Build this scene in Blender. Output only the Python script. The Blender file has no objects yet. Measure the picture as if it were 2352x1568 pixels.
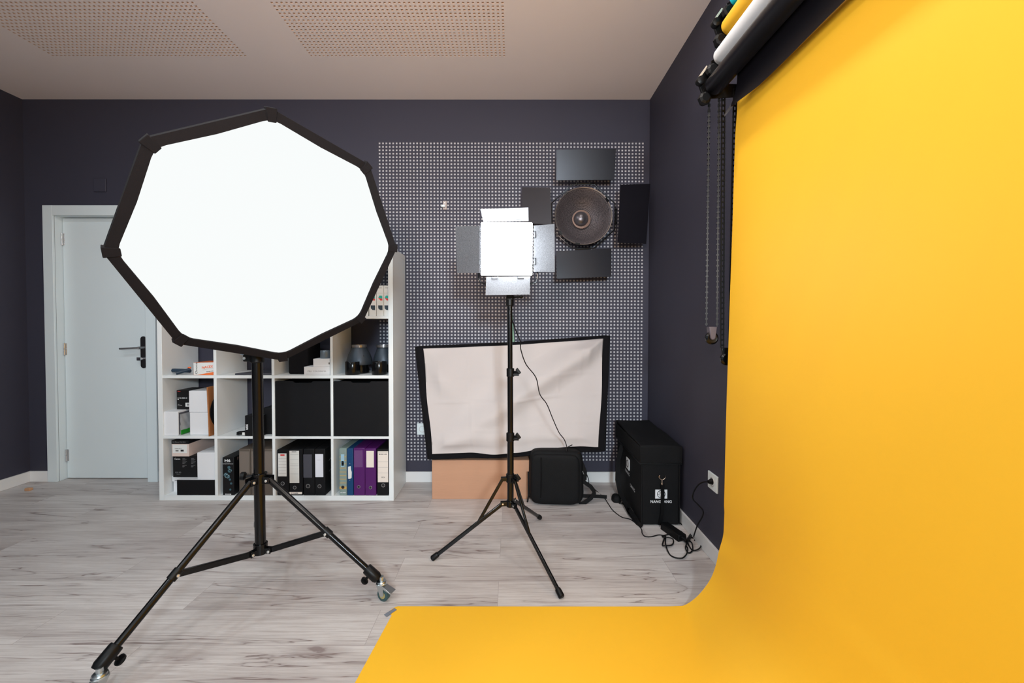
import bpy, math, random
from mathutils import Vector, Matrix
random.seed(7)
PI = math.pi
sc = bpy.context.scene
COL = sc.collection

# ------------------------------------------------------------------ camera
F, CX, CY, PITCH = 969.9, 1176.0, 762.5, .0197
YAW, ROLL = -.0009, -.0011
CAM = Vector((3.581, -3.113, 1.173))
def _m():
    c, s = math.cos(YAW), math.sin(YAW); Y = Matrix(((c, -s, 0), (s, c, 0), (0, 0, 1)))
    c, s = math.cos(PITCH), math.sin(PITCH); T = Matrix(((1, 0, 0), (0, c, -s), (0, s, c)))
    c, s = math.cos(ROLL), math.sin(ROLL); R = Matrix(((c, 0, -s), (0, 1, 0), (s, 0, c)))
    return R @ T @ Y
CM = _m()
def at(px, py, ax, v):
    """pixel measured in the photo -> point of the room on the plane ax = v"""
    d = CM.transposed() @ Vector(((px - CX) / F, 1, (CY - py) / F))
    i = 'xyz'.index(ax)
    return CAM + d * ((v - CAM[i]) / d[i])

cd = bpy.data.cameras.new('camera'); cam = bpy.data.objects.new('camera', cd); COL.objects.link(cam)
cd.sensor_width = 36; cd.lens = F / 2352 * 36
cd.shift_y = -(784 - CY) / 2352
cd.clip_start = .02; cd.clip_end = 60
rx, fy, uz = CM[0], CM[1], CM[2]
mw = Matrix((rx, uz, -fy)).transposed().to_4x4(); mw.translation = CAM
cam.matrix_world = mw
sc.camera = cam
sc.view_settings.view_transform = 'Standard'; sc.view_settings.look = 'None'
sc.view_settings.gamma = 1; sc.view_settings.use_curve_mapping = False
sc.view_settings.exposure = .14
sc.cycles.use_denoising = True
sc.cycles.max_bounces = 10; sc.cycles.diffuse_bounces = 6
sc.cycles.sample_clamp_indirect = 6

W, H = 4.582, 2.807          # room width, height
YF = -5.6                    # wall behind the camera

# ------------------------------------------------------------------ materials
def nodes_of(m):
    m.use_nodes = True
    return m.node_tree, m.node_tree.nodes['Principled BSDF']
MATS = {}
def mat(name, col, rough=.5, metal=0., bump=0., bscale=200., spec=.5, vary=0., vscale=8., coat=0., stretch=None):
    if name in MATS: return MATS[name]
    m = bpy.data.materials.new(name); nt, b = nodes_of(m)
    b.inputs['Base Color'].default_value = (*col, 1)
    b.inputs['Roughness'].default_value = rough; b.inputs['Metallic'].default_value = metal
    b.inputs['Specular IOR Level'].default_value = spec; b.inputs['Coat Weight'].default_value = coat
    tc = nt.nodes.new('ShaderNodeTexCoord'); src = tc.outputs['Object']
    if stretch:
        mp = nt.nodes.new('ShaderNodeMapping'); mp.inputs['Scale'].default_value = stretch
        nt.links.new(src, mp.inputs[0]); src = mp.outputs[0]
    if bump:
        n = nt.nodes.new('ShaderNodeTexNoise'); n.inputs['Scale'].default_value = bscale; n.inputs['Detail'].default_value = 4
        bp = nt.nodes.new('ShaderNodeBump'); bp.inputs['Strength'].default_value = bump; bp.inputs['Distance'].default_value = .002
        nt.links.new(src, n.inputs['Vector']); nt.links.new(n.outputs['Fac'], bp.inputs['Height'])
        nt.links.new(bp.outputs[0], b.inputs['Normal'])
    if vary:
        n = nt.nodes.new('ShaderNodeTexNoise'); n.inputs['Scale'].default_value = vscale; n.inputs['Detail'].default_value = 3
        mx = nt.nodes.new('ShaderNodeMix'); mx.data_type = 'RGBA'
        mx.inputs[6].default_value = (*[c * (1 - vary) for c in col], 1); mx.inputs[7].default_value = (*[min(1, c * (1 + vary)) for c in col], 1)
        nt.links.new(src, n.inputs['Vector']); nt.links.new(n.outputs['Fac'], mx.inputs[0]); nt.links.new(mx.outputs[2], b.inputs['Base Color'])
    MATS[name] = m; return m
def emis(name, col, strength):
    m = bpy.data.materials.new(name); nt, b = nodes_of(m)
    b.inputs['Base Color'].default_value = (.0, .0, .0, 1); b.inputs['Specular IOR Level'].default_value = 0
    b.inputs['Emission Color'].default_value = (*col, 1); b.inputs['Emission Strength'].default_value = strength
    MATS[name] = m; return m

PAINT = mat('dark_wall_paint', (.046, .045, .067), .6, spec=.3, bump=.08, bscale=350, vary=.06, vscale=2)
CEIL = mat('ceiling_paint', (.82, .745, .73), .75, bump=.05, bscale=300, vary=.02, vscale=2)
FELT = mat('acoustic_fleece', (.56, .55, .58), .9, bump=.2, bscale=900, vary=.10, vscale=30)
FELTC = mat('ceiling_fleece', (.52, .34, .23), .9, vary=.1, vscale=30)
WHITE = mat('white_lacquer', (.74, .82, .85), .35, vary=.015, vscale=3, bump=.02, bscale=60)
MELA = mat('white_melamine', (.76, .79, .80), .38, bump=.03, bscale=120, vary=.015, vscale=4)
SKIRT = mat('skirting_white', (.80, .80, .80), .4, vary=.02, vscale=5)
BLKM = mat('black_anodised_metal', (.003, .003, .0035), .2, spec=.33, bump=.008, bscale=60)
BLKP = mat('black_plastic', (.003, .003, .0035), .42, bump=.05, bscale=300, spec=.25)
BLKF = mat('black_fabric', (.006, .0055, .007), .9, bump=.5, bscale=700, vary=.25, vscale=12, spec=.15)
RIMF = mat('softbox_cloth', (.0065, .005, .006), .85, bump=.5, bscale=700, vary=.2, vscale=12, spec=.2)
BLKN = mat('black_nylon', (.0035, .0035, .0042), .7, bump=.5, bscale=400, vary=.3, vscale=15, spec=.22)
CHROME = mat('chrome', (.75, .76, .78), .18, metal=1, bump=.02, bscale=100)
ZINC = mat('zinc_plated_steel', (.55, .60, .62), .3, metal=1, bump=.05, bscale=150)
STEEL = mat('brushed_steel', (.55, .55, .56), .35, metal=1, bump=.1, bscale=200)
RIVET = mat('rivet_steel', (.8, .78, .75), .3, metal=.8)
YEL = mat('yellow_paper', (.88, .475, .022), .62, bump=.04, bscale=250, vary=.012, vscale=3, spec=.3)
BLKPAP = mat('black_paper', (.0035, .003, .005), .33, bump=.02, bscale=120, spec=.5)
WHTPAP = mat('white_paper', (.85, .85, .86), .55, bump=.03, bscale=300)
TEALPAP = mat('teal_paper', (.0, .50, .62), .55, bump=.03, bscale=300)
CARD = mat('cardboard', (.50, .27, .165), .75, bump=.2, bscale=60, vary=.05, vscale=6, stretch=(.3, 1, 6))
BOXW = mat('white_carton', (.76, .77, .80), .5, bump=.05, bscale=80, vary=.03, vscale=8)
BOXK = mat('black_carton', (.0045, .0045, .0055), .45, spec=.3, bump=.05, bscale=100)
BLKL = mat('black_board', (.0038, .0038, .005), .6, spec=.22, bump=.15, bscale=300, vary=.2, vscale=10)
TAUPE = mat('taupe_board', (.095, .075, .06), .5, bump=.1, bscale=200, vary=.06, vscale=10)
INK = mat('black_ink', (.01, .01, .012), .6)
INKG = mat('grey_ink', (.25, .25, .26), .6)
INKW = mat('white_ink', (.75, .76, .78), .5)
INKO = mat('orange_ink', (.85, .13, .02), .5, vary=.05)
INKR = mat('red_ink', (.7, .05, .05), .5)
LABELW = mat('white_label', (.74, .75, .74), .5, vary=.03, vscale=20)
LABELC = mat('cream_label', (.78, .70, .63), .5, vary=.03, vscale=20)

# laminate floor: planks run along x
def floor_material():
    m = bpy.data.materials.new('white_washed_oak_laminate'); nt, b = nodes_of(m)
    N, L = nt.nodes.new, nt.links.new
    tc = N('ShaderNodeTexCoord')
    def mp(sc_, loc=(0, 0, 0)):
        n = N('ShaderNodeMapping'); n.inputs['Scale'].default_value = sc_; n.inputs['Location'].default_value = loc
        L(tc.outputs['Object'], n.inputs[0]); return n
    br = N('ShaderNodeTexBrick'); br.offset = .37; br.offset_frequency = 2; br.squash = 1
    br.inputs['Brick Width'].default_value = 1.29; br.inputs['Row Height'].default_value = .192
    br.inputs['Mortar Size'].default_value = .0010; br.inputs['Mortar Smooth'].default_value = .1; br.inputs['Scale'].default_value = 1
    br.inputs['Color1'].default_value = (0, 0, 0, 1); br.inputs['Color2'].default_value = (1, 1, 1, 1)
    br.inputs['Bias'].default_value = 0
    L(mp((1, 1, 1), (.35, .06, 0)).outputs[0], br.inputs['Vector'])
    # every plank its own piece of grain: shift the texture space by the plank tone
    off = N('ShaderNodeVectorMath'); off.operation = 'SCALE'; off.inputs[3].default_value = 37.
    L(br.outputs['Color'], off.inputs[0])
    def shifted(s):
        q = mp(s); a = N('ShaderNodeVectorMath'); a.operation = 'ADD'; L(q.outputs[0], a.inputs[0]); L(off.outputs[0], a.inputs[1]); return a
    def noise(vec, scale, det, rough=.6, dist=0.):
        n = N('ShaderNodeTexNoise'); n.inputs['Scale'].default_value = scale; n.inputs['Detail'].default_value = det
        n.inputs['Roughness'].default_value = rough; n.inputs['Distortion'].default_value = dist
        L(vec.outputs[0], n.inputs['Vector']); return n
    def ramp(src, pts):
        r = N('ShaderNodeValToRGB'); e = r.color_ramp.elements
        while len(e) < len(pts): e.new(.5)
        for k, (p, c) in enumerate(pts): e[k].position = p; e[k].color = (*c, 1) if len(c) == 3 else c
        L(src, r.inputs[0]); return r
    def mix(f, a, b_, mode='MIX', fac=None):
        x = N('ShaderNodeMix'); x.data_type = 'RGBA'; x.blend_type = mode
        if f is not None: L(f, x.inputs[0])
        else: x.inputs[0].default_value = fac
        for s, i in ((a, 6), (b_, 7)):
            if isinstance(s, tuple): x.inputs[i].default_value = (*s, 1)
            else: L(s, x.inputs[i])
        return x
    big = noise(shifted((.55, 3.2, 1)), 1.6, 5, .55, .8)
    base = ramp(big.outputs['Fac'], [(.28, (.43, .385, .375)), (.45, (.545, .505, .49)), (.62, (.635, .60, .585))])
    fine = noise(shifted((1.3, 42, 1)), 3.0, 8, .75, .5)
    fr = ramp(fine.outputs['Fac'], [(.32, (.66, .61, .60)), (.56, (1, 1, 1))])
    c1 = mix(None, base.outputs[0], fr.outputs[0], 'MULTIPLY', .9)
    # long thin dark cracks
    ck = noise(shifted((.42, 5.4, 1)), 1.7, 4, .5, .9)
    ckr = ramp(ck.outputs['Fac'], [(.470, (0, 0, 0)), (.492, (.25, .25, .25)), (.4985, (.95, .95, .95)), (.5015, (.95, .95, .95)), (.506, (.22, .22, .22)), (.530, (0, 0, 0))])
    gate = noise(shifted((.8, 2.6, 1)), 2.3, 2, .5, 0)
    gr = ramp(gate.outputs['Fac'], [(.42, (0, 0, 0)), (.54, (1, 1, 1))])
    cg = mix(None, ckr.outputs[0], gr.outputs[0], 'MULTIPLY', 1.)
    c2 = mix(cg.outputs[2], c1.outputs[2], (.20, .15, .14))
    # smoky darker patches round knots
    kn = N('ShaderNodeTexVoronoi'); kn.inputs['Scale'].default_value = 1.35
    L(shifted((1.0, 3.0, 1)).outputs[0], kn.inputs['Vector'])
    wob = noise(shifted((3, 16, 1)), 2.6, 4, .6, .6)
    add = N('ShaderNodeMath'); add.operation = 'MULTIPLY_ADD'; L(wob.outputs['Fac'], add.inputs[0]); add.inputs[1].default_value = .22; L(kn.outputs['Distance'], add.inputs[2])
    knr = ramp(add.outputs[0], [(.125, (.85, .85, .85)), (.155, (.40, .40, .40)), (.30, (0, 0, 0))])
    c3 = mix(knr.outputs[0], c2.outputs[2], (.22, .165, .16))
    tone = ramp(br.outputs['Color'], [(0, (.93, .925, .93)), (1, (1.0, 1.0, .995))])
    c4 = mix(None, c3.outputs[2], tone.outputs[0], 'MULTIPLY', 1.)
    c5 = mix(br.outputs['Fac'], c4.outputs[2], (.36, .32, .31))
    L(c5.outputs[2], b.inputs['Base Color'])
    b.inputs['Roughness'].default_value = .42; b.inputs['Specular IOR Level'].default_value = .4
    bp = N('ShaderNodeBump'); bp.inputs['Strength'].default_value = .15; bp.inputs['Distance'].default_value = .001
    L(fine.outputs['Fac'], bp.inputs['Height']); L(bp.outputs[0], b.inputs['Normal'])
    return m
FLOOR = floor_material()

# ------------------------------------------------------------------ mesh builder
class MB:
    def __init__(s): s.v = []; s.f = []; s.mi = []; s.cur = 0
    def add(s, vs, fs):
        o = len(s.v); s.v += [Vector(p) for p in vs]
        for f in fs: s.f.append([i + o for i in f]); s.mi.append(s.cur)
        return s
    def m(s, i): s.cur = i; return s
    def box(s, a, b, M=None):
        x0, y0, z0 = a; x1, y1, z1 = b
        vs = [Vector(p) for p in ((x0, y0, z0), (x1, y0, z0), (x1, y1, z0), (x0, y1, z0), (x0, y0, z1), (x1, y0, z1), (x1, y1, z1), (x0, y1, z1))]
        if M: vs = [M @ p for p in vs]
        return s.add(vs, [(0, 3, 2, 1), (4, 5, 6, 7), (0, 1, 5, 4), (1, 2, 6, 5), (2, 3, 7, 6), (3, 0, 4, 7)])
    def hexa(s, p):   # 8 corners: bottom 4 ccw, top 4 ccw
        return s.add(p, [(0, 3, 2, 1), (4, 5, 6, 7), (0, 1, 5, 4), (1, 2, 6, 5), (2, 3, 7, 6), (3, 0, 4, 7)])
    def cyl(s, a, b, r0, r1=None, n=20, caps=True):
        a = Vector(a); b = Vector(b); r1 = r0 if r1 is None else r1
        return s.rings([(a, r0), (b, r1)], (b - a), n, caps)
    def rings(s, pr, axis, n=20, caps=True):
        q = Vector(axis).normalized().to_track_quat('Z', 'Y').to_matrix()
        u, w = q.col[0], q.col[1]
        vs = []; fs = []
        for c, r in pr:
            for k in range(n):
                t = 2 * PI * k / n; vs.append(Vector(c) + (u * math.cos(t) + w * math.sin(t)) * r)
        for i in range(len(pr) - 1):
            for k in range(n):
                k2 = (k + 1) % n; fs.append((i * n + k, i * n + k2, (i + 1) * n + k2, (i + 1) * n + k))
        if caps: fs.append(tuple(range(n))[::-1]); fs.append(tuple(range((len(pr) - 1) * n, len(pr) * n)))
        return s.add(vs, fs)
    def lathe(s, prof, origin, axis, n=48, caps=False):   # prof: (radius, height)
        ax = Vector(axis).normalized(); o = Vector(origin)
        return s.rings([(o + ax * h, r) for r, h in prof], ax, n, caps)
    def tube(s, pts, r, n=8, closed=False):
        pts = [Vector(p) for p in pts]; N_ = len(pts); vs = []; fs = []; ref = None
        for i, p in enumerate(pts):
            a = pts[i - 1] if (i or closed) else p; b = pts[(i + 1) % N_] if (i < N_ - 1 or closed) else p
            t = (b - a).normalized()
            if ref is None: ref = t.orthogonal().normalized()
            ref = (ref - t * ref.dot(t)).normalized(); w = t.cross(ref)
            for k in range(n):
                g = 2 * PI * k / n; vs.append(p + (ref * math.cos(g) + w * math.sin(g)) * r)
        for i in range(N_ if closed else N_ - 1):
            j = (i + 1) % N_
            for k in range(n):
                k2 = (k + 1) % n; fs.append((i * n + k, i * n + k2, j * n + k2, j * n + k))
        if not closed: fs.append(tuple(range(n))[::-1]); fs.append(tuple(range((N_ - 1) * n, N_ * n)))
        return s.add(vs, fs)
    def prism(s, poly, off):    # planar polygon, extruded by a vector
        n = len(poly); off = Vector(off); vs = [Vector(p) for p in poly]; vs += [p + off for p in vs]
        fs = [tuple(range(n)), tuple(range(n, 2 * n))[::-1]] + [(i, i + n, (i + 1) % n + n, (i + 1) % n) for i in range(n)]
        return s.add(vs, fs)
    def sphere(s, c, r, n=16, sq=(1, 1, 1)):
        vs = []; fs = []; c = Vector(c); h = n // 2
        for i in range(h + 1):
            t = PI * i / h
            for k in range(n):
                g = 2 * PI * k / n; vs.append(c + Vector((math.sin(t) * math.cos(g) * r * sq[0], math.sin(t) * math.sin(g) * r * sq[1], math.cos(t) * r * sq[2])))
        for i in range(h):
            for k in range(n):
                k2 = (k + 1) % n; fs.append((i * n + k, (i + 1) * n + k, (i + 1) * n + k2, i * n + k2))
        return s.add(vs, fs)
    def grid(s, fn, nu, nv, thick=None):
        """surface from fn(u,v); thick: offset vector for the back"""
        vs = [fn(i / nu, j / nv) for j in range(nv + 1) for i in range(nu + 1)]
        fs = [(j * (nu + 1) + i, j * (nu + 1) + i + 1, (j + 1) * (nu + 1) + i + 1, (j + 1) * (nu + 1) + i) for j in range(nv) for i in range(nu)]
        if thick is None: return s.add(vs, fs)
        n = len(vs); t = Vector(thick); vs = vs + [Vector(p) + t for p in vs]
        fs = fs + [tuple(i + n for i in f)[::-1] for f in fs]
        rim = [i for i in range(nu + 1)] + [(j + 1) * (nu + 1) - 1 for j in range(1, nv + 1)] + [nv * (nu + 1) + i for i in range(nu - 1, -1, -1)] + [j * (nu + 1) for j in range(nv - 1, 0, -1)]
        for k in range(len(rim)):
            a, b = rim[k], rim[(k + 1) % len(rim)]; fs.append((b, a, a + n, b + n))
        return s.add(vs, fs)
    def build(s, name, mats, parent=None, smooth=35, bevel=0., seg=2, fix=True):
        me = bpy.data.meshes.new(name)
        off = parent_world(parent)
        me.from_pydata([p - off for p in s.v], [], s.f)
        if not isinstance(mats, (list, tuple)): mats = [mats]
        for k in mats: me.materials.append(k)
        for p, i in zip(me.polygons, s.mi): p.material_index = min(i, len(mats) - 1)
        if fix:
            import bmesh
            bm = bmesh.new(); bm.from_mesh(me); bmesh.ops.recalc_face_normals(bm, faces=bm.faces); bm.to_mesh(me); bm.free()
        if smooth:
            for p in me.polygons: p.use_smooth = True
            me.set_sharp_from_angle(angle=math.radians(smooth))
        o = bpy.data.objects.new(name, me); COL.objects.link(o)
        if parent: o.parent = parent
        if bevel:
            b = o.modifiers.new('bevel', 'BEVEL'); b.width = bevel; b.segments = seg; b.limit_method = 'ANGLE'; b.angle_limit = math.radians(40)
        return o
def parent_world(p):
    o = Vector((0, 0, 0))
    while p is not None: o += p.location; p = p.parent
    return o
def tag(o, label, cat, group=None, kind=None):
    o['label'] = label; o['category'] = cat
    if group: o['group'] = group
    if kind: o['kind'] = kind
    return o
def thing(name, label, cat, loc, group=None):
    o = bpy.data.objects.new(name, None); COL.objects.link(o); o.location = Vector(loc); o.empty_display_size = .05
    return tag(o, label, cat, group)
def struct(o): o['kind'] = 'structure'; return o
def text(body, p0, ux, uy, mat_, parent, name='lettering', lift=.0006, thick=.0004, bold=0.):
    """writing stretched over the parallelogram p0, p0+ux, p0+uy (ux = reading direction, uy = up)"""
    c = bpy.data.curves.new('t', 'FONT'); c.body = body; c.size = 1; c.resolution_u = 2; c.offset = bold
    o = bpy.data.objects.new('t', c); COL.objects.link(o)
    me = bpy.data.meshes.new_from_object(o.evaluated_get(bpy.context.evaluated_depsgraph_get()))
    bpy.data.objects.remove(o); bpy.data.curves.remove(c)
    xs = [v.co.x for v in me.vertices]; ys = [v.co.y for v in me.vertices]
    x0, x1, y0, y1 = min(xs), max(xs), min(ys), max(ys)
    p0, ux, uy = Vector(p0), Vector(ux), Vector(uy); n = ux.cross(uy).normalized()
    mb = MB(); vs = [p0 + ux * ((v.co.x - x0) / (x1 - x0)) + uy * ((v.co.y - y0) / (y1 - y0)) + n * lift for v in me.vertices]
    mb.add(vs, [tuple(p.vertices) for p in me.polygons]); bpy.data.meshes.remove(me)
    return mb.build(name, mat_, parent, smooth=0, fix=False)
def rect(p0, ux, uy, lift=.0006, n=None):
    p0, ux, uy = Vector(p0), Vector(ux), Vector(uy); k = ux.cross(uy).normalized() * lift
    return [p0 + k, p0 + ux + k, p0 + ux + uy + k, p0 + uy + k], k

def perforated(mb, origin, ux, uy, nx, ny, pitch, hole, depth, x0, x1, y0, y1, inward):
    """plasterboard with square holes. first hole centre at (0,0); board spans x0..x1, y0..y1 (metres along ux,uy)"""
    origin, ux, uy, inward = Vector(origin), Vector(ux), Vector(uy), Vector(inward)
    h = hole / 2
    gx = [x0]; gy = [y0]
    for i in range(nx): gx += [i * pitch - h, i * pitch + h]
    for j in range(ny): gy += [j * pitch - h, j * pitch + h]
    gx.append(x1); gy.append(y1)
    P = [origin + ux * a + uy * b for b in gy for a in gx]; n = len(gx)
    fs = []; back = []; side = []
    for j in range(len(gy) - 1):
        for i in range(len(gx) - 1):
            q = (j * n + i, j * n + i + 1, (j + 1) * n + i + 1, (j + 1) * n + i)
            if i % 2 == 1 and j % 2 == 1: back.append(q)
            else: fs.append(q)
    mb.m(0).add(P, fs)
    vs = []; sf = []; bf = []
    for q in back:
        o = len(vs); vs += [P[k] for k in q] + [P[k] + inward * depth for k in q]
        sf += [(o + k, o + (k + 1) % 4, o + 4 + (k + 1) % 4, o + 4 + k) for k in range(4)]; bf.append((o + 4, o + 5, o + 6, o + 7))
    o = len(mb.v); mb.v += [Vector(p) for p in vs]
    for f in sf: mb.f.append([i + o for i in f]); mb.mi.append(1)
    for f in bf: mb.f.append([i + o for i in f]); mb.mi.append(2)

# ------------------------------------------------------------------ the room
DX0, DX1, DZ = .218, .885, 1.962        # door opening
PIT = .025
WX0, WZ0 = 2.608, 2.4908                # first hole: top left
mb = MB()
X, Z = Vector((1, 0, 0)), Vector((0, 0, 1))
px0 = WX0 - .0125; px1 = WX0 + 77.5 * PIT; pz1 = WZ0 + .0125; pz0 = WZ0 - 93.5 * PIT
for a, b in (((0, 0), (DX0, H)), ((DX0, DZ), (DX1, H)), ((DX1, 0), (px0, H)), ((px0, pz1), (px1, H)), ((px0, 0), (px1, pz0)), ((px1, 0), (W, H))):
    mb.m(0).add([(a[0], 0, a[1]), (b[0], 0, a[1]), (b[0], 0, b[1]), (a[0], 0, b[1])], [(0, 1, 2, 3)])
perforated(mb, (WX0, 0, WZ0 - 93 * PIT), X, Z, 78, 94, PIT, .0125, .006, -.0125, 77.5 * PIT, -.0125, 93.5 * PIT, (0, 1, 0))
# solid backing behind the board, so nothing shines through
mb.m(0).add([(-.1, .14, -.1), (W + .1, .14, -.1), (W + .1, .14, H + .1), (-.1, .14, H + .1)], [(0, 1, 2, 3)])
struct(mb.build('wall_back', [PAINT, mat('hole_edge', (.55, .53, .54), .8), FELT], smooth=0, fix=False))
struct(MB().box((-.1, YF, -.02), (0, .0, H)).build('wall_left', PAINT, smooth=0))
struct(MB().box((W, YF, -.02), (W + .1, .0, H)).build('wall_right', PAINT, smooth=0))
LW = mat('front_wall_paint', (.55, .54, .54), .6, vary=.02)
struct(MB().box((-.1, YF - .1, -.02), (W + .1, YF, H)).build('wall_front', LW, smooth=0))
struct(MB().box((-.1, YF - .1, -.1), (W + .1, .14, 0)).build('floor', FLOOR, smooth=0))
# ceiling, two perforated fields in sight
mb = MB(); CXR, CYR, GAP, NR = 3.5287, -.5043, 1.5795, 48
Yv = Vector((0, -1, 0)); a0 = CXR - 47 * PIT; b0 = a0 - GAP
def cq(x0, y0, x1, y1): mb.m(0).add([(x0, y0, H), (x1, y0, H), (x1, y1, H), (x0, y1, H)], [(0, 1, 2, 3)])
yt = CYR + .0125; yb = CYR - (NR - .5) * PIT
cq(0, 0, W, yt); cq(0, yb, W, YF)
cq(0, yt, b0 - .0125, yb); cq(b0 + 47.5 * PIT, yt, a0 - .0125, yb); cq(CXR + .0125, yt, W, yb)
for s_ in (a0, b0):
    perforated(mb, (s_, CYR, H), X, Yv, 48, NR, PIT, .0115, .009, -.0125, 47.5 * PIT, -.0125, (NR - .5) * PIT, (0, 0, 1))
mb.m(0).add([(-.1, .1, H + .05), (W + .1, .1, H + .05), (W + .1, YF, H + .05), (-.1, YF, H + .05)], [(0, 1, 2, 3)])
struct(mb.build('ceiling', [CEIL, mat('ceiling_hole_edge', (.62, .46, .36), .8), FELTC], smooth=0, fix=False))
# baseboards
BH, BT = .078, .012
struct(MB().box((0, -BT, 0), (.147, 0, BH)).box((.965, -BT, 0), (W - BT, 0, BH)).build('baseboard_back', SKIRT, bevel=.002))
struct(MB().box((0, YF, 0), (BT, -BT, BH)).build('baseboard_left', SKIRT, bevel=.002))
struct(MB().box((W - BT, YF, 0), (W, 0, BH)).build('baseboard_right', SKIRT, bevel=.002))
# door
d = bpy.data.objects.new('door_1', None); COL.objects.link(d); d.location = (.55, 0, 0); d['kind'] = 'structure'
mb = MB(); cw = .073; p = -.016
mb.box((DX0 - cw, p, 0), (DX0, .0, DZ + cw)).box((DX1, p, 0), (DX1 + cw, 0, DZ + cw)).box((DX0, p, DZ), (DX1, 0, DZ + cw))
mb.box((DX0 - .02, 0, 0), (DX0, .12, DZ + .02)).box((DX1, 0, 0), (DX1 + .02, .12, DZ + .02)).box((DX0, 0, DZ), (DX1, .12, DZ + .02))
mb.box((DX0, .10, 0), (DX0 + .012, .12, DZ)).box((DX1 - .012, .10, 0), (DX1, .12, DZ)).box((DX0, .10, DZ - .012), (DX1, .12, DZ))
mb.build('door_frame', WHITE, d, bevel=.0025)
ly = .052
MB().box((DX0 + .003, ly, .006), (DX1 - .003, ly + .04, DZ - .005)).build('door_leaf', WHITE, d, bevel=.002)
for z in (.18, .98, 1.80):
    h = MB(); h.cyl((DX0 + .006, ly - .008, z - .045), (DX0 + .006, ly - .008, z), .0075, n=14).cyl((DX0 + .006, ly - .008, z + .002), (DX0 + .006, ly - .008, z + .045), .0075, n=14)
    h.box((DX0, ly - .004, z - .043), (DX0 + .02, ly + .001, z + .043)); h.build('hinge', CHROME, d)
hx = at(331, 808, 'y', ly).x; z0 = at(331, 845, 'y', ly).z; z1 = at(331, 772, 'y', ly).z
poly = []
for k in range(12): t = PI * k / 11; poly.append((hx + .021 * math.cos(t), ly, z1 - .021 + .021 * math.sin(t)))
for k in range(12): t = PI + PI * k / 11; poly.append((hx + .021 * math.cos(t), ly, z0 + .021 + .021 * math.sin(t)))
DKM = mat('dark_nickel', (.10, .095, .10), .35, metal=.9)
MB().prism(poly, (0, -.008, 0)).build('handle_plate', DKM, d, bevel=.001)
hz = at(331, 798, 'y', ly).z
MB().cyl((hx, ly - .008, hz), (hx, ly - .05, hz), .011, .009, 16).tube([(hx, ly - .046, hz), (hx - .03, ly - .050, hz - .001), (hx - .135, ly - .052, hz - .006)], .0075, 10).build('lever_handle', STEEL, d)
kz = at(331, 823, 'y', ly).z
MB().cyl((hx, ly - .008, kz), (hx, ly - .025, kz), .010, .010, 14).box((hx - .022, ly - .040, kz - .012), (hx + .004, ly - .037, kz + .012)).cyl((hx, ly - .02, kz), (hx, ly - .04, kz), .003).build('key', CHROME, d)

# small fittings on the walls
p0 = at(217, 441, 'y', 0); p1 = at(245, 410, 'y', 0)
tag(MB().box((p0.x, -.009, p0.z), (p1.x, 0, p1.z)).build('cover_plate', PAINT, bevel=.003), 'dark painted square cover plate on the wall above the door', 'cover plate')
def socket(name, label, M, w, h, parent_loc):
    t = thing(name, label, 'socket', parent_loc)
    # local frame: x across, y out of the wall (towards -y local), z up
    mb = MB(); mb.box((-w / 2, -.009, -h / 2), (w / 2, 0, h / 2), M); mb.build('cover', WHITE, t, bevel=.003)
    mb = MB(); a = M @ Vector((0, -.0095, 0)); n = (M.to_3x3() @ Vector((0, -1, 0)))
    mb.lathe([(.0, -.006), (.019, -.006), (.0205, .001), (.023, .0015), (.023, -.001)], a, n, 32); mb.build('socket_insert', mat('socket_shade', (.55, .55, .55), .4), t)
    return t
M = Matrix.Translation((W, -1.032, .390)) @ Matrix.Rotation(-PI / 2, 4, 'Z')
outlet = socket('wall_socket', 'white square wall socket with a black plug in it, beside the yellow paper', M, .098, .084, (W, -1.032, .39))
p0 = at(962, 998, 'y', 0); p1 = at(980, 971, 'y', 0)
socket('wall_socket', 'white wall socket half hidden behind the left edge of the leaning white cloth panel', Matrix.Translation(((p0.x + p1.x) / 2 - .002, 0, (p0.z + p1.z) / 2)), .08, .085, ((p0.x + p1.x) / 2, 0, (p0.z + p1.z) / 2))
c = at(1022, 472, 'y', 0)
t = thing('wall_hook', 'small metal hook plate with white block on the perforated wall', 'hook', c)
MB().box((c.x - .014, -.012, c.z - .032), (c.x + .014, 0, c.z + .032)).build('plate', mat('hook_plate', (.45, .38, .36), .5, vary=.1), t, bevel=.002)
MB().box((c.x - .022, -.035, c.z - .018), (c.x + .005, -.012, c.z - .002)).build('hook_block', WHITE, t, bevel=.002)
MB().cyl((c.x, -.012, c.z + .017), (c.x, -.015, c.z + .017), .004).build('screw', CHROME, t)

# ------------------------------------------------------------------ shelving unit
SY = -.337; SB = -.014
SX0 = at(366, 1149, 'y', SY).x; SX1 = at(904.5, 1149, 'y', SY).x
ztop = at(899, 569, 'y', SY).z
def cz(py): return at(735, py, 'y', SY).z
rows = [(cz(1007.7), cz(1002)), (cz(869), cz(862)), (cz(731.5), cz(725.5))]
S = [cz(1138.7), rows[0][1], rows[1][1], rows[2][1]]     # standing surfaces
UND = [rows[0][0], rows[1][0], rows[2][0], ztop - .035]
def cxx(cx): return at(340 + cx / 3.7935, 912, 'y', SY).x
divs = [(cxx(573), cxx(598)), (cxx(1078), cxx(1103)), (cxx(1590), cxx(1612))]
SW = SX1 - cxx(2096)
CL = [SX0 + SW, divs[0][1], divs[1][1], divs[2][1]]; CR = [divs[0][0], divs[1][0], divs[2][0], SX1 - SW]
sh = thing('shelving_unit', 'white open cube shelving unit against the back wall, full of boxes and binders', 'shelf', ((SX0 + SX1) / 2, (SY + SB) / 2, 0))
MB().box((SX0, SY, 0), (SX0 + SW, SB, ztop - .035)).build('side_panel', MELA, sh, bevel=.0015)
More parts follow.
